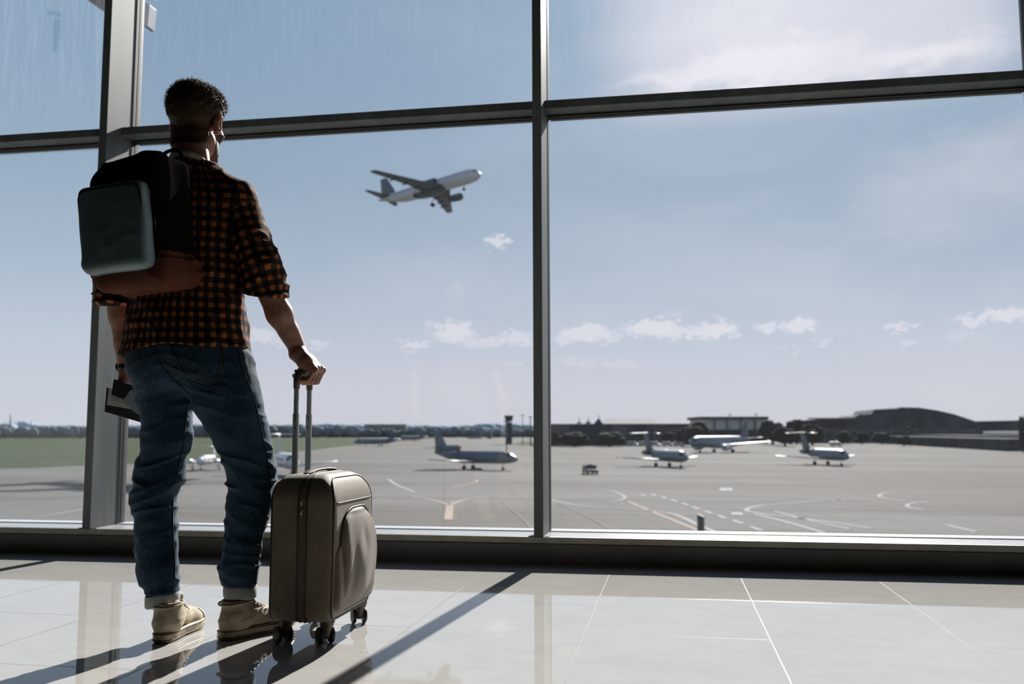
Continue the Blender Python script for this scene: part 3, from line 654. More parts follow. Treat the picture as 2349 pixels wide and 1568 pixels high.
# ---------------------------------------------------------------- vehicles, sign, tower, masts
def vehicle(r, L, Wd, H, body, van=False, beacon=False):
    pr = ([(-L/2, .32), (-L/2+.05, H*.62), (-L/2+.3, H*.93), (-L*.18, H), (L*.10, H*.98), (L*.27, H*.62), (L/2-.12, H*.52), (L/2, .36)] if not van else
          [(-L/2, .32), (-L/2, H*.9), (-L/2+.15, H), (L*.24, H), (L*.36, H*.62), (L/2-.08, H*.48), (L/2, .36)])
    o_ = obj('body', MB().prism([(x, -Wd/2, z) for x, z in pr], (0, Wd, 0)).vf(), body, r, local=True, smooth=False); bevel(o_, .08, 3)
    g_ = MB(); z0, z1 = H*.64, H*.92
    for s in (1, -1): g_.box((-L*.34, s*Wd/2-.02, z0), (L*.16, s*Wd/2+.012, z1))
    g_.prism([(L*.262, -Wd*.4, H*.66), (L*.262, Wd*.4, H*.66), (L*.118, Wd*.36, H*.95), (L*.118, -Wd*.36, H*.95)] if not van else [(L*.355, -Wd*.42, H*.65), (L*.355, Wd*.42, H*.65), (L*.25, Wd*.4, H*.96), (L*.25, -Wd*.4, H*.96)], (.03, 0, .02))
    obj('windows', g_.vf(), M['cockpit'], r, local=True, smooth=False)
    for sx in (-.3, .3):
        for s in (1, -1):
            obj('wheel', MB().lathe((sx*L, s*(Wd/2-.22), .33), (0, s, 0), [(0, .2), (0, .31), (.04, .33), (.2, .33), (.24, .3), (.24, .12)], 18).vf(), M['tyre'], r, local=True)
    if beacon: obj('beacon_bar', MB().box((-.2, -.5, H-.01), (.0, .5, H+.16)).vf(), M['beacon'], r, local=True, smooth=False)
    for s in (1, -1): obj('headlight', MB().sphere((L/2-.1, s*Wd*.36, H*.42), (.08, .16, .1), 8, 6).vf(), M['plane_white'], r, local=True)
r = heading(1354, 1087, toview(1354)+math.radians(14), 'car', 'black car with an orange beacon bar driving across the apron', 'car'); vehicle(r, 4.4, 1.95, 1.62, M['car_dark'], False, True)
vans = [(1452, 'white van parked leftmost in the row before the hangars'), (1478, 'white van second from the left in the row before the hangars'), (1503, 'white van behind the tail of the left business jet'), (1532, 'white van right of the left business jet tail'),
        (1558, 'white van parked beside the large airliner'), (1918, 'white van standing in shade behind the rightmost jet')]
v0 = None
for i, (x, lb) in enumerate(vans):
    p = G(x, 1023.5)
    if v0 is None: r = v0 = thing('van', lb, 'van', (p[0], p[1], GZ), toview(x)+1.2, 'white vans before the hangars'); vehicle(r, 5.6, 2.0, 2.3, M['car_white'], True)
    else: r = copy_tree(v0); r.location = (p[0], p[1], GZ); r.rotation_euler = (0, 0, toview(x)+1.2+.2*math.sin(i*3)); r['label'] = lb
# black marker sign close below the window
p = A(1608, 1230, 60.); y0, z1 = p[1], A(1605, 1180, 60.)[2]
r = thing('marker_sign', 'slim black marker post with slanted top standing just below the sill', 'sign', (p[0], p[1], GZ), -.3)
obj('post', MB().prism([(-.2, -.12, 0), (.22, -.12, 0), (.22, -.12, z1-GZ-.14), (-.2, -.12, z1-GZ+.04)], (0, .24, 0)).vf(), M['black_plastic'], r, local=True, smooth=False)
obj('base', MB().box((-.4, -.3, 0), (.4, .3, .25)).vf(), M['bld_mid'], r, local=True, smooth=False)
# control tower and light masts
def pxd(px, d): q = A(px, 987, d); return q[0], q[1]
D = 520.; x, y = pxd(1167, D); k = D/F
def zt(py, d): return A(1167, py, d)[2]
r = thing('control_tower', 'dark square airport control tower with wider glazed top', 'tower', (x, y, GZ), .35)
w = 8.5*k/1.3
obj('shaft', MB().box((-w, -w, 0), (w, w, zt(968, D)-GZ)).vf(), M['bld_roof'], r, local=True, smooth=False)
obj('cab', MB().prism([(-w*1.05, -w*1.05, zt(966, D)-GZ), (w*1.05, -w*1.05, zt(966, D)-GZ), (w*1.3, -w*1.3, zt(956, D)-GZ), (-w*1.3, -w*1.3, zt(956, D)-GZ)], (0, 2.3*w, 0)).vf(), M['bld_glass'], r, local=True, smooth=False)
obj('roof', MB().box((-w*1.35, -w*1.35, zt(956, D)-GZ), (w*1.35, w*1.35, zt(952.5, D)-GZ)).vf(), M['bld_dark'], r, local=True, smooth=False)
def mast(px, top, D, lb, rr=.16, head=True):
    x, y = pxd(px, D); H = zt(top, D)-GZ
    r = thing('light_mast', lb, 'light mast', (x, y, GZ), 0, 'slender masts around the apron')
    obj('pole', MB().tube([(0, 0, 0), (0, 0, H)], [rr*1.4, rr], 8).vf(), M['alu'], r, local=True)
    if head:
        q = MB(); q.box((-1.0, -.2, H-.4), (1.0, .2, H)); obj('lamp_head', q.vf(), M['alu_dark'], r, local=True, smooth=False)
    return r
mast(1162, 965, 330, 'grey light mast standing just in front of the control tower'); mast(1199, 951, 470, 'thin mast between the control tower and the middle window post')
mast(1217, 955, 470, 'mast closest to the left edge of the middle window post', .25); mast(1675, 950, 540, 'thin mast left of the dark airliner fin', .2); mast(1735, 950, 540, 'thin mast right of the dark airliner fin', .2)
mast(23, 948, 1700, 'faint distant mast above the hills in the left pane', 1.2, False); mast(71, 963, 1700, 'short faint mast right of the distant hilltop', 1., False)

# ---------------------------------------------------------------- buildings
def slab(r, name, px0, px1, pyt, D, dep, mat_, pyb=None, D1=None):
    """box whose near face spans two view lines at distances D, D1 (real metres)"""
    D1 = D1 or D; a = np.array(pxd(px0, D)); b = np.array(pxd(px1, D1)); t = (b-a)/np.linalg.norm(b-a); nrm = np.array([-t[1], t[0]])
    if nrm[1] < 0: nrm = -nrm
    z0 = GZ if pyb is None else zt(pyb, (D+D1)/2); z1 = zt(pyt, (D+D1)/2)
    P = [a, b, b+nrm*dep, a+nrm*dep]
    return obj(name, MB().prism([(q[0], q[1], z0) for q in P], (0, 0, z1-z0)).vf(), mat_, r, smooth=False)
def bthing(name, lb, px, D, cat='building'): x, y = pxd(px, D); return thing(name, lb, cat, (x, y, GZ), 0)
D = 470.
r = bthing('warehouse', 'long low dark building with brown bays and three pointed roofs', 1380, D)
slab(r, 'wall', 1240, 1500, 972, D, 30, M['bld_dark'])
for a, b, c in ((1250, 1306, 973), (1405, 1436, 976)): slab(r, 'bay', a, b, c, D-.6, 4, M['bld_mid'])
for px, pt, hw in ((1327, 965, 7), (1348, 963, 8), (1372, 958, 11)):
    z0, z1 = zt(973.5, D), zt(pt, D); (xa, ya), (xb, yb) = pxd(px-hw, D-1), pxd(px+hw, D-1); xm_, ym_ = (xa+xb)/2, (ya+yb)/2; dp = 10
    obj('pointed_roof', MB().add([(xa, ya, z0), (xb, yb, z0), (xb, yb+dp, z0), (xa, ya+dp, z0), (xm_, ym_+dp/2, z1)], [(0, 3, 2, 1), (0, 1, 4), (1, 2, 4), (2, 3, 4), (3, 0, 4)]).vf(), M['bld_dark'], r, smooth=False)
    obj('spire', MB().tube([(xm_, ym_+dp/2, z1-.5), (xm_, ym_+dp/2, zt(pt-8, D))], [.25, .08], 6).vf(), M['bld_dark'], r)
r = bthing('hangar', 'wide hangar with pale sloping metal roof behind the pointed roofs', 1440, 540)
slab(r, 'wall', 1380, 1515, 973, 540, 40, M['bld_dark'])
D = 541.; a0, a1, b0, b1 = pxd(1382, D), pxd(1515, D), pxd(1390, D+30), pxd(1500, D+30)
obj('roof', MB().add([(*a0, zt(974, D)), (*a1, zt(974, D)), (*b1, zt(958, D)), (*b0, zt(958, D)), (*a0, zt(975.5, D)), (*a1, zt(975.5, D)), (*b1, zt(960, D)), (*b0, zt(960, D))], [(0, 1, 2, 3), (7, 6, 5, 4), (0, 4, 5, 1), (1, 5, 6, 2), (2, 6, 7, 3), (3, 7, 4, 0)]).vf(), M['bld_light'], r, smooth=False)
r = bthing('hangar', 'bright white-fronted hangar behind the large airliner', 1700, 560)
slab(r, 'wall', 1612, 1760, 959, 560, 40, M['bld_white'], 988); slab(r, 'base', 1612, 1760, 986, 559, 41, M['bld_dark']); slab(r, 'roof', 1608, 1764, 956, 558, 44, M['bld_roof'], 962)
for px in (1640, 1668, 1700, 1732): slab(r, 'column', px-1.5, px+1.5, 961, 557.5, 1, M['bld_mid'], 988)
r = bthing('outbuilding', 'low grey building between the pale-roofed hangar and the round trees', 1560, 500)
slab(r, 'wall', 1505, 1620, 979, 500, 25, M['bld_mid']); slab(r, 'roof', 1500, 1622, 972, 499, 27, M['bld_roof'], 979); 
for i in range(6): slab(r, 'window', 1512+i*17, 1522+i*17, 984, 499.5, .6, M['bld_glass'], 992)
# terminal with the great arched roof
D = 560.
r = bthing('terminal', 'large dark terminal with stepped arched roof on the right', 2060, D)
top = [(1832, 966), (1890, 961), (1960, 958), (1972, 952), (2000, 951), (2008, 940), (2062, 938), (2068, 935), (2110, 936), (2150, 942), (2190, 951), (2225, 963), (2245, 970), (2360, 972)]
poly = [(*pxd(1832, D), GZ)]+[(*pxd(px, D), zt(py, D)) for px, py in top]+[(*pxd(2360, D), GZ)]
obj('arched_roof', MB().prism(poly, (0, 60, 0)).vf(), M['bld_roof'], r, smooth=False)
slab(r, 'roof_edge', 1850, 1892, 968, D-2, 3, M['bld_dark'], 976); slab(r, 'skylight_roof', 1858, 1965, 959, D-4, 3, M['bld_light'], 962)
slab(r, 'facade', 1870, 2250, 985, D-8, 10, M['bld_mid'])
for i in range(19): slab(r, 'window', 1880+i*19, 1889+i*19, 989, D-8.6, .8, M['bld_glass'], 1004)
r = bthing('pier_building', 'long low concourse with white canopy running off the right edge', 2230, 470)
slab(r, 'wall', 2100, 2420, 1004, 520, 18, M['bld_dark'], None, 330); slab(r, 'canopy', 2090, 2425, 1000, 517, 22, M['bld_glass'], 1005, 327)
for i in range(17): slab(r, 'column', 2110+i*17, 2114+i*17, 1006, 519-i*9.8, .6, M['bld_mid'], None, 518.5-i*9.9)
slab(r, 'upper_storey', 2240, 2430, 966, 500, 25, M['bld_roof'], 990, 420); slab(r, 'white_band', 2285, 2425, 991, 455, 6, M['bld_white'], 998, 350)
for i in range(8): slab(r, 'window', 2278+i*16, 2287+i*16, 977, 483-i*7.5, .5, M['bld_glass'], 988)

# ---------------------------------------------------------------- trees
def blob(n, seed, fl=.75):
    rg = np.random.default_rng(seed); m_ = MB()
    for i in range(n):
        q = rg.uniform(0, 2*PI); h = rg.uniform(.25, .86); rad = .42*math.sin(PI*min(max(h, .15), .9)); s = rg.uniform(.20, .34)
        c_ = np.array([rad*math.cos(q), rad*math.sin(q), h]); nu = 12; nv = 9; R = []
        for a in range(nv+1):
            t = PI*a/nv; ring = []
            for b_ in range(nu):
                f_ = 2*PI*b_/nu; k = s*(1+math.sin(t)*(.16*math.sin(5*f_+a*2.1+i)+.10*rg.standard_normal()))
                ring.append(c_+np.array([math.sin(t)*math.cos(f_)*k, math.sin(t)*math.sin(f_)*k, -math.cos(t)*k*fl]))
            R.append(ring)
        m_.rings(R)
    return m_
def tree(px, D, top, wpx, lb, seed, mat_='tree', cat='tree', bot=None):
    x, y = pxd(px, D); H = zt(top, D)-GZ; w = wpx*D/F
    r = thing('tree' if cat == 'tree' else 'hedge', lb, cat, (x, y, GZ))
    v, f = blob(16, seed).vf(); v = np.array(v)*[w*.62, w*.62, H*.86]+[0, 0, H*.04]
    obj('crown', (v, f), M[mat_], r, local=True); obj('trunk', MB().tube([(0, 0, 0), (0, 0, H*.4)], [w*.05, w*.03], 6).vf(), M['trunk'], r, local=True)
TR = [(1318, 440, 988, 90, 'dark round shrub left below the first pointed roof'), (1398, 440, 989, 84, 'dark round shrub left of the row of vans'), (1533, 468, 989, 40, 'low bush behind the vans'),
      (1604, 430, 961, 92, 'round tree left of the bright hangar'), (1566, 450, 976, 44, 'smaller tree left of the round tree beside the bright hangar'), (1772, 490, 957, 68, 'tall tree directly right of the bright hangar'), (1826, 520, 957, 60, 'spiky-topped tree between bright hangar and terminal'),
      (1862, 470, 966, 60, 'tree at the left end of the arched terminal'), (1932, 505, 988, 44, 'dark bush before the terminal facade, leftmost'), (1976, 505, 991, 40, 'dark bush before the terminal facade, second from left'), (2022, 500, 990, 50, 'dark bush before the middle of the terminal'),
      (2072, 440, 998, 40, 'wide bush before the right half of the terminal'), (1273, 452, 988, 34, 'dark tree beside the middle window post'), (1800, 440, 975, 64, 'tree in front of the tall tree right of the bright hangar'), (2345, 300, 942, 20, 'small treetop at the right edge above the concourse')]
for i, (px, D, tp, w, lb) in enumerate(TR): tree(px, D, tp, w, lb, 20+i)
# distant woodland: nobody could count its trees
def belt(name, lb, pxs, D, dep, step, mat_, jit, seed):
    rg = np.random.default_rng(seed); m_ = MB(); P = np.array(pxs, float); px = P[0, 0]
    while px < P[-1, 0]:
        tp = np.interp(px, P[:, 0], P[:, 1]); d = D+rg.uniform(0, dep); x, y = pxd(px, d); H = zt(tp+rg.uniform(-jit, jit), d)-GZ; w = step*rg.uniform(1.2, 2.1)*d/F
        R = []
        for a in range(6):
            t = PI*(.12+.88*a/5); R.append([(x+w*math.sin(t)*math.cos(f_)*(1+.15*math.sin(3*f_+px)), y+w*math.sin(t)*math.sin(f_), GZ+H*(.5-.5*math.cos(PI-t))*1.0) for f_ in np.arange(8)*PI/4][::-1])
        m_.rings(R); px += step*rg.uniform(.5, 1.1)
    return tag(obj(name, m_.vf(), M[mat_], org=(0, D, GZ)), lb, 'woodland', None, 'stuff')
belt('woodland', 'dense woodland in a painted haze tint along the far left edge of the airfield', [(-300, 977), (100, 976), (200, 975), (300, 974), (440, 974), (600, 975), (700, 973), (815, 976), (830, 984), (935, 984), (950, 978), (1000, 978), (1100, 980), (1240, 985)], 1050, 60, 9, 'tree_far', 3, 3)
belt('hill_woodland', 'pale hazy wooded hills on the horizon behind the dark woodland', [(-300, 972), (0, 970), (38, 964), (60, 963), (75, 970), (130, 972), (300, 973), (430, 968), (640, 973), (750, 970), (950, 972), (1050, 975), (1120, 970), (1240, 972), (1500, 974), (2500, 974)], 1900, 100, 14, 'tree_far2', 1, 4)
# distant pale sheds in the woodland
for x0, x1, t_, b_, lb in ((836, 930, 972, 982, 'long pale shed roof among the distant trees'), (958, 966, 978, 983, 'tiny white building among the distant trees'), (1075, 1104, 1001, 1010, 'low white structure at the end of the taxiway'), (1118, 1128, 987, 993, 'small white roof left of the control tower')):
    r = bthing('shed', lb, (x0+x1)/2, 1180 if b_ < 985 else 900); Ds = 1180 if b_ < 985 else 900; slab(r, 'wall', x0, x1, t_+3, Ds, 12, M['bld_mid']); slab(r, 'roof', x0-1, x1+1, t_, Ds-1, 14, M['bld_light'], b_)
# things fixed outside the window: slanting bracket beam and floodlight
p = W(180, -10, 6.2); q_ = W(243, 28, 6.2)
r = thing('roof_bracket', 'dark slanting roof bracket outside the upper left pane', 'bracket', (q_[0], 6.2, q_[2]))
P = [W(150, -36, 6.2), W(243, 28, 6.2), W(262, 41, 6.2), W(262, -40, 6.2)]
o = obj('beam', MB().prism([P[0], P[1], P[2], P[3]], (0, .25, 0)).vf(), M['alu_dark'], r, smooth=False)
p = W(338, 30, 5.6)
r = thing('floodlight', 'small white floodlight mounted outside beside the left window post', 'lamp', tuple(p))
o = obj('housing', MB().prism([W(330, 4, 5.6), W(343, 10, 5.6), W(338, 60, 5.6), W(330, 58, 5.6)], (0, .09, 0)).vf(), M['plane_white'], r, smooth=False); bevel(o, .004)
o = obj('bracket', MB().tube([W(325, -6, 5.65), W(345, -4, 5.65), W(354, 0, 5.65)], .012, 8).vf(), M['plane_white'], r)
o = obj('lens', MB().prism([W(330, 57, 5.61), W(338, 61, 5.61), W(336, 64, 5.61), W(330, 60, 5.61)], (0, .07, 0)).vf(), M['alu_dark'], r, smooth=False)
# ------------------------------------------------------------------ the man
def ax(p): return np.asarray(p, float)
BX, BY = -1.585, 2.80                                    # body axis
LP = [W(381, 862, 2.80), W(378, 905, 2.80), W(384, 1000, 2.80), W(370, 1080, 2.80), W(355, 1130, 2.79), W(353, 1160, 2.785), W(358, 1210, 2.77), W(360, 1250, 2.765), W(364, 1300, 2.76), W(372, 1372, 2.757)]
LR = [.088, .082, .073, .0675, .062, .058, .0575, .056, .055, .046]
RP = [W(505, 850, 2.80), W(519, 905, 2.805), W(540, 960, 2.81), W(556, 1000, 2.82), W(570, 1050, 2.835), W(577, 1092, 2.845), W(574, 1140, 2.842), W(566, 1190, 2.835), W(557, 1250, 2.832), W(549, 1300, 2.832), W(550, 1352, 2.833)]
RR = [.112, .104, .090, .080, .072, .067, .062, .0575, .0515, .053, .044]
TOR = [(.925, BX-.003, BY, .212, .155), (1.0, BX-.002, BY, .200, .145), (1.10, BX, BY, .186, .130), (1.22, BX, BY-.003, .188, .128), (1.34, BX, BY-.006, .196, .130), (1.42, BX, BY-.008, .188, .122), (1.48, BX, BY-.008, .150, .098), (1.525, BX-.002, BY-.004, .098, .076), (1.56, BX-.003, BY, .068, .066)]
SHR, SHL = ax((BX+.168, 2.79, 1.430)), ax((BX-.172, 2.795, 1.430))
ELR, ELL = W(600, 628, 2.80), W(262, 655, 2.87)
FAR, FAL = W(641, 720, 2.845), W(278, 725, 2.91)
WRR, WRL = W(682, 800, 2.895), W(291, 846, 2.935)
HC = ax((BX-.004, 2.822, 1.705)); HY = -math.radians(4)     # head centre (between the ears), slight turn
def hrot(q): c_, s_ = math.cos(HY), math.sin(HY); q = np.asarray(q, float); return np.stack([q[..., 0]*c_-q[..., 1]*s_, q[..., 0]*s_+q[..., 1]*c_, q[..., 2]], -1)+HC
def hp(x, y, z): return hrot(np.array((x, y, z)))
RH = np.array([[math.cos(HY), -math.sin(HY), 0], [math.sin(HY), math.cos(HY), 0], [0, 0, 1]])
def rz(a): return np.array([[math.cos(a), -math.sin(a), 0], [math.sin(a), math.cos(a), 0], [0, 0, 1]])
def rx(a): return np.array([[1, 0, 0], [0, math.cos(a), -math.sin(a)], [0, math.sin(a), math.cos(a)]])
def ry(a): return np.array([[math.cos(a), 0, math.sin(a)], [0, 1, 0], [-math.sin(a), 0, math.cos(a)]])
def f_head(X, Y, Z):
    P = (X, Y, Z)
    d = ell(P, hp(0, -.012, .042), (.075, .096, .090), RH)
    d = smin(d, ell(P, hp(0, .020, .045), (.069, .080, .072), RH), .02)
    d = smin(d, ell(P, hp(0, .030, -.045), (.058, .060, .070), RH), .03)
    d = smin(d, cap(P, hp(.050, .000, -.055), hp(.020, .072, -.098), .020, .017), .025); d = smin(d, cap(P, hp(-.050, .000, -.055), hp(-.020, .072, -.098), .020, .017), .025)
    d = smin(d, ell(P, hp(0, .076, -.096), (.024, .020, .018), RH), .02)
    for s in (1, -1):
        d = smin(d, ell(P, hp(s*.044, .060, -.018), (.022, .022, .020), RH), .02)
        d = smin(d, cap(P, hp(s*.010, .090, .022), hp(s*.036, .080, .024), .010), .014)
        d = smax(d, -ell(P, hp(s*.031, .100, .002), (.018, .016, .012), RH), .012)
    d = smin(d, cap(P, hp(0, .092, .016), hp(0, .114, -.026), .008, .0115), .012)
    for s in (1, -1): d = smin(d, ell(P, hp(s*.012, .104, -.032), (.008, .011, .008), RH), .006)
    d = smin(d, cap(P, hp(-.018, .090, -.056), hp(.018, .090, -.056), .0065), .006); d = smin(d, cap(P, hp(-.015, .089, -.067), hp(.015, .089, -.067), .0075), .006)
    d = smin(d, cap(P, hp(0, -.018, -.05), ax((BX, BY-.012, 1.545)), .051, .057), .03)
    for s in (1, -1): d = smin(d, cap(P, hp(s*.026, -.045, -.05), ax((BX+s*.042, BY-.015, 1.53)), .024, .03), .03)
    for s in (1, -1):
        Re = RH @ rz(-s*math.radians(36)) @ rx(math.radians(-10))
        e = ell(P, hp(s*.0905, -.008, -.002), (.007, .020, .034), Re); e = smax(e, -ell(P, hp(s*.0995, .000, .000), (.006, .011, .021), Re), .004)
        e = smin(e, ell(P, hp(s*.080, .003, -.028), (.006, .008, .010), Re), .006); e = smin(e, ell(P, hp(s*.079, .004, -.002), (.012, .010, .022), RH), .008)
        d = smin(d, e, .006)
    return d
hv, hf = surf(f_head, (BX-.13, 2.68, 1.50), (BX+.13, 2.98, 1.90), .0028)
hv = relax(hv, hf, 1, .4)
# right hand round the grip: the bar runs along Y
GX, GZc = -1.218, .853
def f_rhand(X, Y, Z):
    P = (X, Y, Z)
    d = chain(P, [ELR, FAR, WRR], [.042, .041, .0245], .02)
    d = smin(d, cap(P, WRR+[0, .012, 0], WRR*.5+FAR*.5+[0, .008, 0], .022, .028), .02)
    fy = [2.946, 2.923, 2.900, 2.879]
    mc = [ax((GX+.052, y, GZc+z)) for y, z in zip(fy, (.012, .016, .014, .008))]
    pr = [WRR+[.002+.004*i, .016-.011*i, -.014] for i in range(4)]
    for i in range(4): d = smin(d, chain(P, [pr[i], (pr[i]+mc[i])/2+[-.002, 0, .004], mc[i]], [.019, .0165, .0125], .012), .013)
    d = smin(d, cap(P, WRR+[-.004, -.010, -.02], ax((GX+.012, 2.886, GZc+.030)), .020, .015), .016)
    d = smin(d, cap(P, WRR+[.000, .022, -.016], ax((GX+.004, 2.940, GZc+.034)), .018, .015), .016)
    d = smin(d, ell(P, (GX+.017, 2.912, GZc+.031), (.024, .040, .019)), .016); d = smin(d, cap(P, (GX+.010, 2.884, GZc+.032), (GX+.034, 2.880, GZc+.016), .014, .012), .014)
    for i, y in enumerate(fy):
        sc = (1., 1.06, 1., .88)[i]; r = (.0095, .0098, .0092, .0082)[i]
        pts = [mc[i]]+[ax((GX+rr*sc*math.cos(a), y+dy, GZc+rr*sc*math.sin(a))) for a, rr, dy in ((-.62, .043, 0), (-1.75, .027, .001), (-2.75, .0235, .002))]
        d = smin(d, chain(P, pts, [r*1.15, r*1.08, r, r*.9], .003), .0035)
    th = [WRR+[-.006, .026, -.022], ax((GX-.004, 2.962, GZc+.045)), ax((GX-.030, 2.958, GZc+.014)), ax((GX-.026, 2.945, GZc-.014))]
    d = smin(d, chain(P, th, [.017, .0135, .0108, .0095], .006), .007)
    # tendons and knuckles
    for i in range(4): d = smin(d, ell(P, mc[i]+[.003, 0, .003], (.0115, .0095, .0105)), .004)
    return d
rv, rf = surf(f_rhand, (-1.42, 2.73, .80), (-1.13, 3.0, 1.20), .0023)
rv = relax(rv, rf, 1, .4)
# left hand closed on the travel papers
LH = WRL
def f_lhand(X, Y, Z):
    P = (X, Y, Z)
    d = chain(P, [ELL, FAL, WRL], [.041, .039, .0245], .02)
    d = smin(d, cap(P, WRL+[0, .010, 0], WRL*.5+FAL*.5, .023, .028), .02)
    ky = [.030, .010, -.010, -.028]
    for i, y in enumerate(ky):
        k = LH+[.004, y*.85+.004, -.082+.004*abs(i-1)]; a = LH+[0, y*.45, -.012]
        d = smin(d, chain(P, [a, (a+k)/2+[-.003, 0, 0], k], [.018, .016, .012], .012), .012)
        r = (.0095, .0098, .0092, .0082)[i]; l = (1, 1.08, 1, .85)[i]
        pts = [k, k+[.012*l, .001, -.036*l], k+[.036*l, .002, -.050*l], k+[.052*l, .003, -.040*l]]
        d = smin(d, chain(P, pts, [r*1.15, r*1.05, r, r*.9], .003), .0035)
    th = [LH+[.008, .028, -.022], LH+[.026, .040, -.052], LH+[.036, .034, -.082], LH+[.040, .026, -.104]]
    d = smin(d, chain(P, th, [.017, .0135, .0108, .0095], .006), .008)
    return d
lv, lf = surf(f_lhand, (-2.03, 2.80, .70), (-1.76, 3.02, 1.19), .0025)
lv = relax(lv, lf, 1, .4)
FTL = dict(h=ax((-1.583, 2.693, 0)), a=math.radians(7))      # left foot: heel back point, direction (turn from +Y towards -X)
FTR = dict(h=ax((-1.418, 2.765, 0)), a=math.radians(-27))
def foot_pt(ft, x, y, z): c_, s_ = math.cos(ft['a']), math.sin(ft['a']); return ft['h']+np.array([x*c_-y*s_, x*s_+y*c_, z])
def f_body(X, Y, Z):
    P = (X, Y, Z)
    d = stack(P, [(z, x, y, a-.028, b-.026) for z, x, y, a, b in TOR[1:]])
    d = smin(d, ell(P, (BX, BY, .93), (.150, .11, .12)), .04)
    d = smin(d, cap(P, SHR, ELR, .052, .040), .03); d = smin(d, cap(P, SHL, ELL, .052, .040), .03)
    d = smin(d, chain(P, LP, [r*.80 for r in LR], .02), .03); d = smin(d, chain(P, RP, [r*.78 for r in RR], .02), .03)
    for ft, an in ((FTL, LP[-1]), (FTR, RP[-1])):
        d = smin(d, chain(P, [an+[0, 0, .02], foot_pt(ft, 0, .062, .09), foot_pt(ft, 0, .05, .05)], [.036, .036, .03], .02), .02)
        d = smin(d, cap(P, foot_pt(ft, 0, .09, .055), foot_pt(ft, 0, .22, .035), .03, .022), .03)
    return d
bv, bf = surf(f_body, (-2.0, 2.6, .005), (-1.2, 3.12, 1.60), .0075)
V = []; Fc = []; k = 0
for v_, f_ in ((bv, bf), (hv, hf), (rv, rf), (lv, lf)): V.append(v_); Fc.append(f_+k); k += len(v_)
person = obj('person', (np.concatenate(V), np.concatenate(Fc)), M['skin'], org=(BX+.06, 2.80, 0))
tag(person, 'man seen from behind in checked shirt, jeans and cream sneakers, holding the suitcase handle', 'person')
# eyes
for s in (1, -1):
    e_ = obj('eye', MB().sphere(hp(s*.031, .0735, .002), .0108, 18, 12).vf(), M['white_eye'], person); TF[e_.name] = TF['person']
    obj('iris', MB().sphere(hp(s*.031, .0812, .002), (.0060, .0040, .0060), 14, 8).vf(), M['iris'], e_)
    b_ = MB().tube([hp(s*.016, .101, .024), hp(s*.032, .098, .029), hp(s*.046, .086, .024)], [.003, .004, .002], 6); obj('eyebrow', b_.vf(), M['hair'], person)
# beard: a thin layer over jaw and cheeks
def f_beard(X, Y, Z):
    d = f_head(X, Y, Z); q = (np.stack([X, Y, Z], -1)-HC) @ RH; x, y, z = q[..., 0], q[..., 1], q[..., 2]
    nz = .0012*np.sin(x*900)*np.sin(y*830+1)*np.sin(z*870)
    lim = np.maximum(z+.044-.46*np.minimum(np.abs(x), .055)-.003*np.sin(x*400), -(y-.012-.25*(-.03-z)))
    mouth = np.sqrt((x/.022)**2+((z+.061)/.010)**2)-1
    lim = np.maximum(lim, -(mouth*.013)*(y > .06)-.001*(y <= .06)); lim = np.maximum(lim, -.125-z)
    return smax(d-.0028-nz, lim, .004)
b_v, b_f = surf(f_beard, (BX-.10, 2.80, 1.58), (BX+.10, 2.97, 1.76), .0026); obj('beard', (b_v, b_f), M['beard'], person)
# hair: short at neck and sides, longer on top
def hairline(x, y):
    return np.interp(y, [-.11, -.075, -.04, -.018, .004, .014, .030, .055, .080, .10], [-.097, -.092, -.076, -.040, .020, -.014, -.004, .050, .082, .092])
def f_hair(X, Y, Z):
    P = (X, Y, Z); q = (np.stack([X, Y, Z], -1)-HC) @ RH; x, y, z = q[..., 0], q[..., 1], q[..., 2]
    d = ell(P, hp(0, -.012, .042), (.075, .096, .090), RH); d = smin(d, ell(P, hp(0, .020, .045), (.069, .080, .072), RH), .02)
    d = smin(d, cap(P, hp(0, -.018, -.05), ax((BX, BY-.012, 1.545)), .054, .056), .03)
    nk = (z < 0) & (y < -.02) & (np.abs(x) < .066); d = np.where(nk, np.minimum(d, f_head(X, Y, Z)), d)
    t = .0028+.004*np.clip((z+.01)/.06, 0, 1)+.008*np.clip((z-.03)/.07, 0, 1)+.006*np.clip((z-.06)/.06, 0, 1)*np.clip((y+.02)/.08, 0, 1)
    nz = .0035*np.sin(x*130+4*np.sin(z*60))*np.sin(y*110+3*np.sin(x*70))+.0018*np.sin(x*320+z*90)*np.sin(y*290+z*200)
    return smax(d-t-nz*np.clip(t/.018, .25, 1), hairline(x, y)+.004*np.sin(x*260)*np.sin(x*97+1)-z, .006)
h_v, h_f = surf(f_hair, (BX-.12, 2.68, 1.62), (BX+.12, 2.96, 1.905), .0028)
sel = RNG.choice(len(h_v), 9000, replace=False); ee = .002
def grad(fn, p):
    g_ = np.stack([fn(*(p+d_).T.astype(f4))-fn(*(p-d_).T.astype(f4)) for d_ in np.eye(3)*ee], 1); return g_/(np.linalg.norm(g_, axis=1)[:, None]+1e-9)
hn = grad(f_hair, h_v[sel]); S_v = []; S_f = []; kk = 0
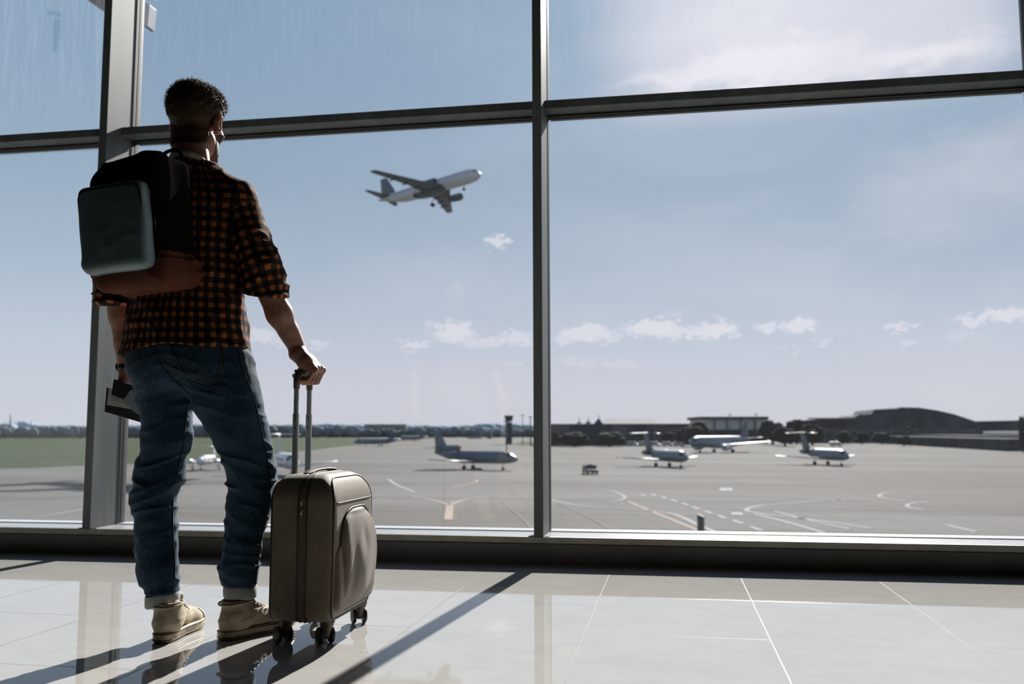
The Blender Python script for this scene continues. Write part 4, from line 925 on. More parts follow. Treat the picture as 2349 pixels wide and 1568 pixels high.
for p_, n_ in zip(h_v[sel], hn):
    l_ = (p_-HC); top_ = min(max((l_[2]-.02)/.08, 0), 1)
    if n_[2] < -.35 or (l_[1] > .05 and l_[2] < .06): continue
    L_ = (.004+.012*top_)*RNG.uniform(.6, 1.25); flow = np.array([.25*math.sin(l_[1]*40), .55*top_-.25, -.55+.55*top_])+RNG.normal(0, .25, 3)
    dr = n_*(.45+.25*top_)+flow*.8; dr /= np.linalg.norm(dr); m1 = p_+dr*L_*.55+n_*.001; m2 = p_+dr*L_+flow*L_*.25
    s1 = np.cross(dr, n_+[.01, .02, .03]); s1 /= np.linalg.norm(s1)+1e-9; w_ = .00075
    S_v += [p_-n_*.002+s1*w_, p_-n_*.002-s1*w_, p_-n_*.002+n_*w_+dr*w_, m1+s1*w_*.8, m1-s1*w_*.8, m1+n_*w_, m2]
    S_f += [(kk, kk+3, kk+5, kk+2), (kk+1, kk+2, kk+5, kk+4), (kk, kk+1, kk+4, kk+3), (kk+3, kk+6, kk+6, kk+5), (kk+5, kk+6, kk+6, kk+4), (kk+4, kk+6, kk+6, kk+3)]; kk += 7
fl_ = [tuple(q) for q in h_f]+[tuple(dict.fromkeys(i+len(h_v) for i in q)) for q in S_f]
obj('hair', (np.concatenate([h_v, np.array(S_v)]), fl_), M['hair'], person)

# ---- shirt
CUR_A, CUR_B = W(597, 610, 2.79), W(609, 668, 2.805); CUL_A, CUL_B = W(262, 640, 2.865), W(266, 690, 2.885)
def f_tor(P):
    d = stack(P, [(TOR[0][0]-.02,)+TOR[0][1:]]+TOR[:-1]+[(1.552, BX-.003, BY-.004, .078, .072)])
    d = smin(d, cap(P, (BX+.05, BY-.005, 1.50), SHR+[.0, 0, -.002], .058, .062), .035); d = smin(d, cap(P, (BX-.05, BY-.005, 1.50), SHL, .058, .062), .035)
    return d
def f_slR(P): return chain(P, [SHR, SHR*.45+ELR*.55+[0, -.004, 0], CUR_A, CUR_B], [.065, .059, .059, .059], .02)
def f_slL(P): return chain(P, [SHL, SHL*.45+ELL*.55, CUL_A, CUL_B], [.066, .060, .060, .062], .02)
def folds(P):
    X, Y, Z = P
    lo = np.clip((1.25-Z)/.3, 0, 1)
    return crease(P, (7, 7, 11), 1, 3)*.009*(.4+.6*lo)+crease(P, (17, 17, 9), 2, 3)*.005+crease(P, (26, 26, 14), 3, 2.5)*.0025*(.4+lo)
    lo = np.clip((1.25-Z)/.3, 0, 1)
    f1 = fold(P, (26, 10, 34), .4, 1.3, 3)*.007+fold(P, (60, 20, 22), 1.7, 1.1, 3)*.0035
    f2 = fold(P, (70, 30, 8), 2.2, 1.2, 3)*.007*lo
    return f1*(.35+.65*lo)+f2
def f_shirt(X, Y, Z):
    P = (X, Y, Z); dt = f_tor(P)
    hem = .927+.010*np.sin((X-BX)*19+1)+.014*np.clip((X-BX-.10)/.1, 0, 1)*(Y < 2.86)-.018*np.clip((BX-.12-X)/.08, 0, 1)
    dt0 = near(P, dt, folds, .05); dt1 = smax(dt0, hem-Z, .004)
    inner = smax(dt0+.008, Z-1.15, .01); dt1 = np.maximum(dt1, -inner)
    outs = []
    for fs, A_, B_, F_ in ((f_slR, CUR_A, CUR_B, FAR), (f_slL, CUL_A, CUL_B, FAL)):
        ds = fs(P); u_ = (B_-A_)/np.linalg.norm(B_-A_); L_ = np.linalg.norm(B_-A_)
        if fs is f_slR: u2 = u_+np.array([-.30, 0, 0]); u2 /= np.linalg.norm(u2)
        else: u2 = u_
        t = (X-A_[0])*u2[0]+(Y-A_[1])*u2[1]+(Z-A_[2])*u2[2]
        ds = near(P, ds, lambda Q: crease(Q, (8, 8, 30), 5, 2.5)*.013*np.clip((1.36-Q[2])/.14, 0, 1)+crease(Q, (16, 16, 9), 6, 3)*.008, .04)
        cuff = np.abs(t-(L_-.014))-.026; ds = ds-.005*np.clip(-cuff/.006, 0, 1)        # rolled cuff stands out
        ds = smax(ds, t-(L_+.012), .006)
        hole = smax(cap(P, A_, B_+u_*.1, .050, .055), -(t-(L_-.035)), .01)
        outs.append(smax(ds, -hole, .004))
    d = smin(dt1, outs[0], .012); d = smin(d, outs[1], .012)
    return d
s_v, s_f = surf(f_shirt, (-2.02, 2.58, .90), (-1.20, 3.06, 1.60), .0042)
s_v = relax(s_v, s_f, 1, .4)
Pq = s_v.T.astype(f4); dT, dR, dL = f_tor(Pq), f_slR(Pq), f_slL(Pq)
fc = s_v[s_f].mean(1).T.astype(f4); w_ = np.argmin(np.stack([f_tor(fc)-.006, f_slR(fc), f_slL(fc)]), 0)
uvT = np.stack([np.arctan2(s_v[:, 0]-BX, -(s_v[:, 1]-BY))*.185, s_v[:, 2]], 1)
def uvs_(A0, B0):
    u_ = (B0-A0)/np.linalg.norm(B0-A0); a_ = np.cross(u_, [0, 1., 0]); a_ /= np.linalg.norm(a_); b_ = np.cross(u_, a_); q = s_v-A0
    return np.stack([np.arctan2(q@a_, q@b_)*.062, q@u_], 1)
allv = np.stack([uvT, uvs_(SHR, ELR), uvs_(SHL, ELL)]); uu = allv[w_[:, None].repeat(4, 1), s_f]
jump = (uu[..., 0].max(1)-uu[..., 0].min(1)); per_ = np.where(w_ == 0, 2*PI*.185, 2*PI*.062)
bad = jump > per_*.5; uu[bad, :, 0] = np.where(uu[bad, :, 0] < 0, uu[bad, :, 0]+per_[bad, None], uu[bad, :, 0])
shirt = obj('checked_shirt', (s_v, s_f), M['plaid'], person, uvs=uu.reshape(-1, 2)); TF[shirt.name] = TF['person']
shirt['label'] = 'orange and black gingham shirt with rolled sleeves'
# collar: a folded plaid ring over a cream inner collar
def ringpts(z, cx, cy, a, b, tilt=0., n=36, open_=0.):
    return [(cx+a*math.sin(q), cy-b*math.cos(q), z-tilt*(1-math.cos(q))/2) for q in np.linspace(0, 2*PI, n, endpoint=False)]
cl = MB().rings([ringpts(1.535, BX, BY-.006, .080, .074, .035), ringpts(1.572, BX, BY-.012, .070, .068, .045), ringpts(1.588, BX, BY-.016, .068, .068, .055), ringpts(1.586, BX, BY-.016, .063, .063, .055), ringpts(1.545, BX, BY-.010, .064, .062, .042)], cap=False)
obj('inner_collar', cl.vf(), M['cream'], shirt)
cr = [ringpts(1.566, BX, BY-.012, .0715, .0705, .045), ringpts(1.560, BX, BY-.010, .079, .0775, .046), ringpts(1.530, BX, BY-.006, .098, .090, .042), ringpts(1.517, BX, BY-.004, .108, .097, .040), ringpts(1.511, BX, BY-.004, .106, .095, .040), ringpts(1.548, BX, BY-.010, .074, .072, .045)]
cv_, cf_ = MB().rings(cr, cap=False).vf(); uvc = [(( math.atan2(cv_[i][0]-BX, -(cv_[i][1]-BY)))*.10, cv_[i][2]) for q in cf_ for i in q]
obj('collar', (cv_, cf_), M['plaid'], shirt, uvs=uvc)

# ---- jeans
def f_jeans_core(P, rad=0.):
    d = ell(P, (BX+.002, BY, .915), (.186, .140, .135))
    d = smin(d, ell(P, (BX-.075, BY-.055, .885), (.095, .09, .095)), .03); d = smin(d, ell(P, (BX+.080, BY-.055, .885), (.098, .09, .095)), .03)
    a_ = chain(P, LP, LR, .025); b_ = chain(P, RP, RR, .025)
    return smin(d, smin(a_, b_, .012), .035)
def jf(P):
    X, Y, Z = P; kz = np.exp(-((Z-.49)/.12)**2); az_ = np.exp(-((Z-.19)/.09)**2); hz = np.exp(-((Z-.80)/.07)**2); Q = (X, Y, Z+.25*(X-BX)*np.sign(X-BX))
    return crease(Q, (7, 7, 34), 8, 2.5, .8)*(.010*kz+.007*az_+.003)+crease(Q, (10, 10, 20), 9, 3, .8)*(.007*hz+.002)+crease(P, (22, 22, 12), 10, 3)*.0025
    kz = np.exp(-((Z-.50)/.13)**2); az_ = np.exp(-((Z-.17)/.09)**2); hz = np.exp(-((Z-.80)/.06)**2)
    return (fold(P, (20, 16, 92), .6, 1.4, 3)*(.0075*kz+.0035*az_)+fold(P, (30, 24, 60), 1.9, 1.6, 3)*(.006*hz+.0018)+fold(P, (44, 30, 24), 2.9, 1.5, 3)*.0025)
LCB, RCB = W(377, 1369, 2.757), W(548, 1350, 2.833)
def f_jeans(X, Y, Z):
    P = (X, Y, Z); d = near(P, f_jeans_core(P), jf)
    dl = Z-(LCB[2]+.010+0*X); cut = np.where(X < (LP[-1][0]+RP[-1][0])/2, LCB[2]+.012, RCB[2]+.012)
    d = smax(d, cut-Z, .004); d = smax(d, Z-1.01, .004)
    for c_ in (LP[-1], RP[-1]): d = np.maximum(d, -cap(P, c_+[0, 0, -.05], c_+[0, 0, .012], .039))
    return d
j_v, j_f = surf(f_jeans, (-1.84, 2.62, .09), (-1.26, 2.98, 1.02), .0040); j_v = relax(j_v, j_f, 1, .4)
jeans = obj('jeans', (j_v, j_f), M['denim'], person); TF[jeans.name] = TF['person']
from mathutils.bvhtree import BVHTree
bvh = BVHTree.FromPolygons([Vector(x) for x in j_v], [tuple(int(i) for i in q) for q in j_f])
def on_jeans(pix, n=6, lift=.0006):
    out = []
    for px, py in spline([(x, y, 0) for x, y in pix], n)and[(q[0], q[1]) for q in spline([(x, y, 0) for x, y in pix], n)]:
        h_ = bvh.ray_cast(Vector(CAM), Vector(ray(px, py)))
        if h_[0] is not None: out.append(np.array(h_[0])+np.array(h_[1])*lift)
    return out
def seam(pix, r=.0011, m_='stitch', name='seam', n=6):
    P_ = on_jeans(pix, n)
    if len(P_) > 2: obj(name, MB().tube(P_, r, 5).vf(), M[m_], jeans)
seam([(354, 792), (360, 815), (372, 838), (385, 855), (400, 872), (420, 890), (433, 903)], .0022, 'seam', 'centre_seam')
seam([(358, 792), (364, 815), (376, 836), (389, 853), (404, 870)], .0009, 'stitch')
def straight(pts): return [p_ for a_, b_ in zip(pts[:-1], pts[1:]) for p_ in [(a_[0]+(b_[0]-a_[0])*t, a_[1]+(b_[1]-a_[1])*t) for t in (0, .2, .4, .6, .8)]]+[pts[-1]]
# patch pocket: a thin raised panel and its stitching
pk = straight([(390, 794), (424, 856), (428, 870), (480, 887), (518, 864), (505, 794)])
obj('back_pocket', MB().tube(on_jeans(pk, 2), .0016, 5).vf(), M['seam'], jeans)
seam(straight([(395, 794), (428, 854), (432, 866), (480, 882), (513, 861), (500, 794)]), .0009, 'stitch', 'stitching', 2)
seam(straight([(423, 856), (486, 858)]), .0010, 'stitch', 'stitching', 2)
seam(straight([(314, 794), (319, 830), (328, 838)]), .0010, 'stitch', 'stitching', 2); seam(straight([(340, 850), (322, 872), (316, 878)]), .0010, 'stitch', 'stitching', 2)
seam([(545, 800), (552, 830), (562, 860), (574, 890), (585, 925), (594, 960), (602, 1000), (611, 1040), (617, 1075), (620, 1110), (616, 1150), (606, 1200), (597, 1250), (590, 1300), (586, 1340)], .0022, 'seam', 'side_seam')
seam([(432, 920), (429, 950), (424, 985), (421, 1020), (415, 1050), (408, 1075)], .0018, 'seam', 'inner_seam')
seam([(397, 1140), (396, 1190), (398, 1240), (401, 1290), (400, 1330)], .0018, 'seam', 'inner_seam')
# belt loop and waistband edge at the right side
seam(straight([(545, 782), (560, 784), (572, 790)]), .0022, 'seam', 'waistband', 2)
# turned-up cuffs
for c_, ft, tl in ((LP[-1], FTL, .10), (RP[-1], FTR, -.06)):
    R_ = []
    for dz, r_ in ((.014, .046), (.018, .0495), (.012, .0525), (-.004, .053), (-.018, .0525), (-.023, .0505), (-.021, .0475), (-.004, .046)):
        R_.append([(c_[0]+r_*(1+.03*math.sin(3*q))*math.cos(q), c_[1]+r_*1.06*math.sin(q), c_[2]+dz+tl*r_*math.cos(q)+.0015*math.sin(4*q)) for q in np.arange(36)*2*PI/36])
    obj('turned_up_cuff', MB().rings(R_, cap=False, closed=True).vf(), M['denim_in'], jeans)

# ---- sneakers
def sneaker(ft):
    def T(v): c_, s_ = math.cos(ft['a']), math.sin(ft['a']); v = np.asarray(v, float); return np.stack([v[:, 0]*c_-v[:, 1]*s_, v[:, 0]*s_+v[:, 1]*c_, v[:, 2]], 1)+ft['h']
    YW = [(0, .006), (.004, .020), (.02, .031), (.06, .0355), (.12, .035), (.17, .043), (.215, .049), (.25, .046), (.275, .034), (.288, .018), (.291, .005)]
    def wid(y): A_ = np.array(YW); return np.interp(y, A_[:, 0], A_[:, 1])
    def f_up(X, Y, Z):
        P = (X, Y, Z)
        d = ell(P, (0, .235, .034), (.044, .053, .032)); d = smin(d, cap(P, (0, .20, .040), (0, .10, .066), .034, .036), .03)
        d = smin(d, ell(P, (0, .052, .050), (.036, .050, .050)), .02); d = smin(d, cap(P, (0, .060, .065), (0, .054, .130), .038, .044), .03)
        d = d-crease(P, (12, 22, 40), 20+ft['a'], 2.5)*.004*np.clip(Z/.05, 0, 1)
        d = np.maximum(d, .016-Z); d = np.maximum(d, Z-(.116+.006*np.sin(Y*40)))
        d = np.maximum(d, -cap(P, (0, .058, .085), (0, .052, .16), .034, .0395)); return d
    v_, f_ = surf(f_up, (-.065, -.012, .008), (.065, .30, .165), .003); v_ = relax(v_, f_, 1, .5)
    s_ = obj('sneaker', (T(v_), f_), M['canvas'], person); TF[s_.name] = TF['person']
    def outl(k, z, e): return [(x*1., y, z) for x, y in [(-(w+e), y) for y, w in YW]+[((w+e), y) for y, w in YW[::-1]]]
    def ring(z, e, spring=1.): 
        return [(x, (y-.145)*(1+e*4)+.145, z+.010*spring*max(0, (y-.22)/.07)**2) for x, y, _ in outl(0, z, e)]
    so_ = MB().rings([ring(.0005, -.004), ring(.004, -.001), ring(.012, .0), ring(.024, .0005), ring(.0305, -.001), ring(.031, -.004)])
    obj('sole', (T(np.array(so_.v)), so_.f), M['rubber_cream'], s_)
    for z, e in ((.0085, .0012), (.0275, .0012)):
        st_ = MB().tube([np.array(p_) for p_ in ring(z, e)], .0012, 5, closed=True); obj('sole_stripe', (T(np.array(st_.v)), st_.f), M['rubber_dark'], s_)
    tc_ = MB(); R_ = []
    for a in np.linspace(.02, 1.15, 7): R_.append([(.046*math.cos(q)*math.cos(a*.9)*1.0, .243+.050*math.sin(q)*math.cos(a), .031+.036*math.sin(a)) for q in np.linspace(.05, PI-.05, 16)])
    tc_.rings(R_, cap=True); obj('toe_cap', (T(np.array(tc_.v)), tc_.f), M['rubber_cream'], s_)
    lc = MB()
    for i in range(7):
        y_, z_ = .186-.0150*i, .073+.0075*i; w_ = .016+.0012*i
        lc.tube(spline([(-w_-.004, y_-.005, z_-.010), (-w_*.5, y_, z_+.0015), (w_*.5, y_+.004, z_+.0015), (w_+.004, y_+.002, z_-.010)], 4), .0022, 6)
        lc.tube(spline([(w_+.004, y_-.005, z_-.010), (w_*.5, y_, z_+.003), (-w_*.5, y_+.004, z_+.003), (-w_-.004, y_+.002, z_-.010)], 4), .0022, 6)
    obj('laces', (T(np.array(lc.v)), lc.f), M['lace'], s_)
    for i in range(7):
        for s in (1, -1):
            ey = MB().lathe((s*(.0235+.0012*i), .186-.0150*i, .062+.0078*i), (s, .1, .45), [(0, .002), (.002, .0035), (.0035, .003), (.0035, .001)], 8)
            obj('eyelet', (T(np.array(ey.v)), ey.f), M['steel'], s_)
    tg = MB().rings([[(x*k_, y0_+dy, z0_+.001*math.sin(x*80)) for x, dy in ((-.026, 0), (-.013, .006), (.013, .006), (.026, 0), (.013, .002), (-.013, .002))] for y0_, z0_, k_ in ((.150, .082, .9), (.118, .104, 1), (.104, .122, 1.05), (.108, .132, 1.0), (.118, .134, .8))])
    obj('tongue', (T(np.array(tg.v)), tg.f), M['canvas'], s_)
    an_ = MB().tube(spline([(-.041, .03, .112), (-.044, .062, .113), (-.032, .092, .117), (0, .103, .119), (.032, .092, .117), (.044, .062, .113), (.041, .03, .112), (.028, .012, .109), (0, .006, .107), (-.028, .012, .109)], 4, True), [.0035]*40, 6, closed=True)
    obj('folded_rim', (T(np.array(an_.v)), an_.f), M['canvas'], s_)
sneaker(FTL); sneaker(FTR)
# wrist band on the left wrist
u_ = (WRL-FAL)/np.linalg.norm(WRL-FAL); wc = WRL-u_*.008
wb = MB().lathe(wc-u_*.012, u_, [(0, .0245), (0, .0285), (.003, .030), (.021, .0295), (.024, .028), (.024, .0245)], 28, cap=False)
wt = obj('wristwatch', wb.vf(), M['black_plastic'], person); TF[wt.name] = TF['person']
bx_ = MB().lathe(wc+np.array([-.027, .004, 0]), (-1, .15, 0), [(0, .001), (0, .017), (.007, .017), (.009, .015), (.009, .001)], 20); obj('watch_face', bx_.vf(), M['black_plastic'], wt)

# ------------------------------------------------------------------ travel papers in the left hand
def sheet(name, label, cat, pix, y, th, mat_, group=None, parts=(), bulge=0.):
    P_ = [W(px, py, y+dy) for px, py, dy in pix]; c_ = sum(P_)/len(P_)
    o_ = obj(name, MB().prism([p_-[0, th/2, 0] for p_ in P_], (0, th, 0)).vf(), mat_, org=c_, smooth=False); tag(o_, label, cat, group); bevel(o_, min(.0012, th*.3)); return o_
ps = sheet('passport', 'dark passport booklet held uppermost in the left hand', 'passport', [(262, 869, -.01), (334, 892, 0), (338, 935, 0), (256, 905, -.01)], 2.901, .006, M['passport'], 'travel papers in the left hand')
pl_ = sheet('travel_wallet', 'black travel wallet sticking out lowest from the left hand', 'wallet', [(246, 888, -.012), (335, 912, 0), (333, 971, .004), (241, 944, -.012)], 2.914, .008, M['passport'], 'travel papers in the left hand')
tk = sheet('ticket', 'grey printed ticket tucked in the black wallet', 'ticket', [(250, 889, -.012), (298, 899, -.004), (300, 938, -.004), (245, 928, -.012)], 2.908, .0012, M['paper'], 'travel papers in the left hand')
t_ = MB()
for i in range(5):
    a_, b_ = W(256, 901+i*4.3, 2.908-.0132), W(276+(i*7) % 13, 904+i*4.6, 2.908-.0089); t_.prism([a_, b_, b_+[0, 0, .0008], a_+[0, 0, .0008]], (0, .0004, 0))
TF[tk.name] = TF.get(tk.name, Matrix.Identity(4)); o_ = obj('printed_lines', t_.vf(), M['passport'], tk, smooth=False)
t2 = sheet('boarding_pass', 'bluish boarding pass fanned out in front of the black wallet', 'ticket', [(300, 893, -.002), (316, 903, 0), (338, 960, .004), (326, 955, .002), (306, 943, -.002), (281, 920, -.004)], 2.893, .0014, M['paper2'], 'travel papers in the left hand')

# ------------------------------------------------------------------ backpack
bR = rz(math.radians(-3)) @ rx(math.radians(5)) @ ry(math.radians(-4.5))        # width x, depth y (towards the back of the man), height z
bC = ax((BX-.012, 2.535, 1.325))
def BP(x, y, z): return bR @ np.array((x, y, z))+bC
pack = thing('backpack', 'black backpack with teal-grey front pocket and rust-brown base on the man\'s back', 'backpack', tuple(BP(0, .05, -.23)))
def loc(X, Y, Z): q = (np.stack([X, Y, Z], -1)-bC) @ bR; return q[..., 0], q[..., 1], q[..., 2]
def f_pack(X, Y, Z):
    x, y, z = loc(X, Y, Z); P = (x, y, z)
    yf = -.115+.040*np.clip((z-.10)/.14, 0, 1)                         # upper front slopes back
    d = rbox(P, (0, .0, .0), (.122, .110, .225), .055); d = smax(d, yf-y, .03)
    top = z-(.170-.12*np.maximum(.05-x, 0)-3.8*np.maximum(-(x+.015), 0)**2)
    d = smax(d, top, .03); d = d-crease((x, y, z), (9, 9, 8), 30)*.007
    return d
p_v, p_f = surf(f_pack, bC-[.22, .22, .29], bC+[.22, .22, .29], .0045); p_v = relax(p_v, p_f, 1, .5)
q_ = (p_v[p_f].mean(1)-bC) @ bR
fm_ = np.where((q_[:, 0] > .106) & (q_[:, 2] > -.155), 1, 0); fm_ = np.where(q_[:, 2] < -.150-.10*(q_[:, 1])*0+.02*np.sin(q_[:, 0]*9), 2, fm_)
pb = obj('main_body', (p_v, p_f), None, pack, mats=[M['bag'], M['ribbed'], M['bag_brown']], fm=fm_)
def f_base(X, Y, Z):
    x, y, z = loc(X, Y, Z); d = rbox((x, y, z), (.002, .002, -.168), (.130, .119, .068), .045)
    d = d-crease((x, y, z), (6, 8, 26), 31)*.008
    return smax(d, z+.150+.012*np.sin(x*14+1)-.04*np.clip(x, 0, 1), .004)
p_v, p_f = surf(f_base, bC-[.24, .24, .30], bC+[.24, .24, 0], .0045); p_v = relax(p_v, p_f, 1, .5); obj('base_panel', (p_v, p_f), M['bag_brown'], pack)
def f_pocket(X, Y, Z):
    x, y, z = loc(X, Y, Z); d = rbox((x, y, z), (-.004, -.115, -.055), (.113, .050, .130), .030)
    d = smax(d, -(y+.165-.012*np.clip((z-.02)/.1, 0, 1)-.010*np.sin(z*14+1)), .012)
    d = smax(d, np.abs(x+.004)-.113+.006*np.sin((z+.04)*16)**2, .01)
    d = d-crease((x+z*.5, y, z-x*.4), (9, 3, 7), 34, 4)*.003*np.clip((.05-z)/.08, 0, 1)-crease((x, y, z), (5, 3, 14), 35, 4)*.0015
    return d
p_v, p_f = surf(f_pocket, bC-[.24, .24, .25], bC+[.2, .05, .18], .0038); p_v = relax(p_v, p_f, 2, .5)
q_ = (p_v[p_f].mean(1)-bC) @ bR; fm_ = np.where(q_[:, 1] < -.146, 0, 1); fm_ = np.where(q_[:, 2] < -.170, 1, fm_)
pk_ = obj('front_pocket', (p_v, p_f), None, pack, mats=[M['bag_teal'], M['bag_teal2']], fm=fm_); pk_['label'] = 'teal-grey front pocket'; TF[pk_.name] = TF[pack.name]
def rr_loop(y, hx, hz, r, cx=0., cz=0., n=6):
    o_ = []
    for sx, sz, a0 in ((1, 1, 0), (-1, 1, PI/2), (-1, -1, PI), (1, -1, 3*PI/2)):
        for t in np.linspace(0, PI/2, n): o_.append((cx+sx*(hx-r)+r*math.cos(a0+t), y, cz+sz*(hz-r)+r*math.sin(a0+t)))
    return o_
obj('zip', MB().tube([BP(*p_) for p_ in rr_loop(-.151, .103, .120, .030, -.004, -.055)], .0022, 6, closed=True).vf(), M['bag'], pk_)
obj('zip_tape', MB().tube([BP(*p_) for p_ in rr_loop(-.108, .113, .130, .032, -.004, -.055)], .0035, 6, closed=True).vf(), M['bag'], pk_)
obj('zip_pull', MB().tube([BP(-.02, -.10, .080), BP(.015, -.11, .088), BP(.045, -.105, .100)], [.004, .003, .002], 6).vf(), M['bag_teal2'], pk_)
obj('carry_handle', MB().tube(spline([BP(.015, .085, .150), BP(.022, .085, .192), BP(.055, .088, .212), BP(.090, .09, .206), BP(.102, .09, .155)], 6), .006, 8).vf(), M['bag'], pack)
# shoulder straps over both shoulders, down the chest
for s in (-1,):
    P_ = spline([BP(s*.05, .095, .165), ax((BX-.02+s*.075, 2.735, 1.525)), ax((BX+s*.088, 2.80, 1.537)), ax((BX+s*.10, 2.895, 1.47)), ax((BX+s*.125, 2.955, 1.35)), ax((BX+s*.165, 2.92, 1.20)), ax((BX+s*.200, 2.83, 1.14)), BP(s*.145, .05, -.16)], 6)
    R_ = []
    for i, p_ in enumerate(P_):
        t_ = P_[min(i+1, len(P_)-1)]-P_[max(i-1, 0)]; t_ /= np.linalg.norm(t_); sd_ = np.array([1., 0, 0])-t_*t_[0]; sd_ /= np.linalg.norm(sd_); nn_ = np.cross(sd_, t_)
        R_.append([p_+sd_*a_*.024+nn_*b_*.006 for a_, b_ in ((-1, -.5), (-.8, -1), (.8, -1), (1, -.5), (1, .5), (.8, 1), (-.8, 1), (-1, .5))])
    obj('shoulder_strap', MB().rings(R_).vf(), M['bag'], pack)

# ------------------------------------------------------------------ suitcase
cs = thing('suitcase', 'taupe soft-sided wheeled cabin suitcase standing beside the man', 'suitcase', (-1.13, 2.92, 0))
CX0, CX1, CY0, CY1, CZ0, CZ1 = -1.245, -1.032, 2.722, 3.100, .070, .521
cc = ax(((CX0+CX1)/2, (CY0+CY1)/2, (CZ0+CZ1)/2)); hx, hy, hz = (CX1-CX0)/2, (CY1-CY0)/2, (CZ1-CZ0)/2
def rrect2(P, c_, h_, r_top, r_bot):                       # rounded rectangle in the Y-Z plane, own radii for top and bottom corners
    y, z = P[1]-c_[1], P[2]-c_[2]; r = np.where(z > 0, r_top, r_bot)
    qy, qz = np.abs(y)-(h_[1]-r), np.abs(z)-(h_[2]-r)
    return np.sqrt(np.maximum(qy, 0)**2+np.maximum(qz, 0)**2)+np.minimum(np.maximum(qy, qz), 0)-r
def f_case(X, Y, Z):
    P = (X, Y, Z); zz = (Z-CZ0)/(CZ1-CZ0)
    d2 = rrect2(P, cc, (hx, hy, hz), .085, .045)
    # front face leans in towards the top and bulges gently
    xr = hx+.004*np.sin(PI*np.clip(zz, 0, 1))-.035*np.clip((zz-.80)/.2, 0, 1)**2-.004*np.clip((.2-zz)/.2, 0, 1)
    dx_ = np.where(X > cc[0], X-cc[0]-xr, cc[0]-X-hx+.018*np.clip((zz-.85)/.15, 0, 1)**2)
    d = smax(d2-.003*np.sin(PI*np.clip((X-CX0)/(CX1-CX0), 0, 1)), dx_, .028)
    return d
p_v, p_f = surf(f_case, cc-[.15, .22, .26], cc+[.16, .22, .26], .0042); p_v = relax(p_v, p_f, 1, .5)
q_ = p_v[p_f].mean(1); fm_ = np.where((q_[:, 0] > -1.145) & (q_[:, 0] < -1.118), 1, 0)
body_ = obj('case_body', (p_v, p_f), None, cs, mats=[M['case'], M['case_band']], fm=fm_); TF[body_.name] = TF[cs.name]
def loop(x, inset=0., r_t=.085, r_b=.045, zt_=None, n=7, cut=None):
    o_ = []; hy_, hz_ = hy-inset, hz-inset
    for sy, sz, a0, r in ((1, 1, 0, r_t), (-1, 1, PI/2, r_t), (-1, -1, PI, r_b), (1, -1, 3*PI/2, r_b)):
        for t in np.linspace(0, PI/2, n): o_.append((x, cc[1]+sy*(hy_-r)+r*math.cos(a0+t), cc[2]+sz*(hz_-r)+r*math.sin(a0+t)))
    return o_
def front_x(z): zz = min(max((z-CZ0)/(CZ1-CZ0), 0), 1); return cc[0]+hx+.004*math.sin(PI*zz)-.035*max((zz-.8)/.2, 0)**2-.004*max((.2-zz)/.2, 0)
def proj(p_, dr, lift=.0):                                 # drop a point onto the case surface along dr
    p_ = ax(p_); dr = ax(dr)
    for _ in range(60):
        d_ = float(f_case(*[np.array([c_], f4) for c_ in p_])[0])
        if abs(d_) < 2e-4: break
        p_ = p_+dr*d_*.7
    return p_-dr*lift
def side_loop(x, lift=.001):
    o_ = []
    for p_ in loop(x, 0): 
        c_ = np.array([x, cc[1], cc[2]]); dr = c_-np.array(p_); dr[0] = 0; dr /= np.linalg.norm(dr); o_.append(proj(np.array(p_)-dr*.02, dr, lift))
    return o_
for i, (x, r) in enumerate(((CX0+.010, .0035), (-1.146, .0022), (-1.117, .0022), (-1.1315, .0028))):
    obj('piping' if i != 3 else 'zip', MB().tube(side_loop(x, .0 if i else -.001), r, 7, closed=True).vf(), M['piping'] if i != 3 else M['case_band'], body_)
fl2 = []
for p_ in loop(CX1, .010): fl2.append(ax((front_x(p_[2])-.0065, cc[1]+(p_[1]-cc[1])*1.012, cc[2]+(p_[2]-cc[2])*1.012)))
fl2 = [proj(p_+[.02, 0, 0]+(p_-cc)*[0, .06, .06], (-.75, *(-(p_-cc)[1:]/np.linalg.norm((p_-cc)[1:])*.66))) for p_ in fl2]
obj('piping', MB().tube(fl2, .0035, 8, closed=True).vf(), M['piping'], body_)
# cross seam high on the front, bottom guard
def front_line(pts, r=.0016, m_='piping', name='seam'): obj(name, MB().tube([proj((-.95, y, z), (-1, 0, 0), .0) for y, z in pts], r, 6).vf(), M[m_], body_)
front_line([(y, .435) for y in np.linspace(2.745, 3.085, 14)])
front_line([(y, .122+.01*math.sin((y-2.73)*9)) for y in np.linspace(2.74, 3.09, 14)])
# front pocket: domed, arch-topped
PYc, PZc, PHY, PHZ = 2.922, .256, .146, .156
def f_pk(X, Y, Z):
    P = (X, Y, Z); zz = np.clip((Z-(PZc-PHZ))/(2*PHZ), 0, 1)
    d2 = rrect2(P, (0, PYc, PZc), (0, PHY, PHZ), .105, .045)
    xo = CX1+.046*np.sin(PI*np.clip(zz, .04, .94))**.45+.010*np.exp(-((Y-PYc)/.08)**2)-.012-.007*np.exp(-(((Y-2.93)/.035)**2+((Z-.31)/.05)**2))-.004*np.exp(-(((Y-2.84)/.02)**2+((Z-.22)/.07)**2))
    return smax(smax(d2, X-xo, .022), (CX1-.03)-X, .005)
p_v, p_f = surf(f_pk, (-1.06, 2.75, .085), (-.94, 3.10, .46), .0036); p_v = relax(p_v, p_f, 1, .5)
pkt = obj('front_pocket', (p_v, p_f), M['case'], cs); TF[pkt.name] = TF[cs.name]
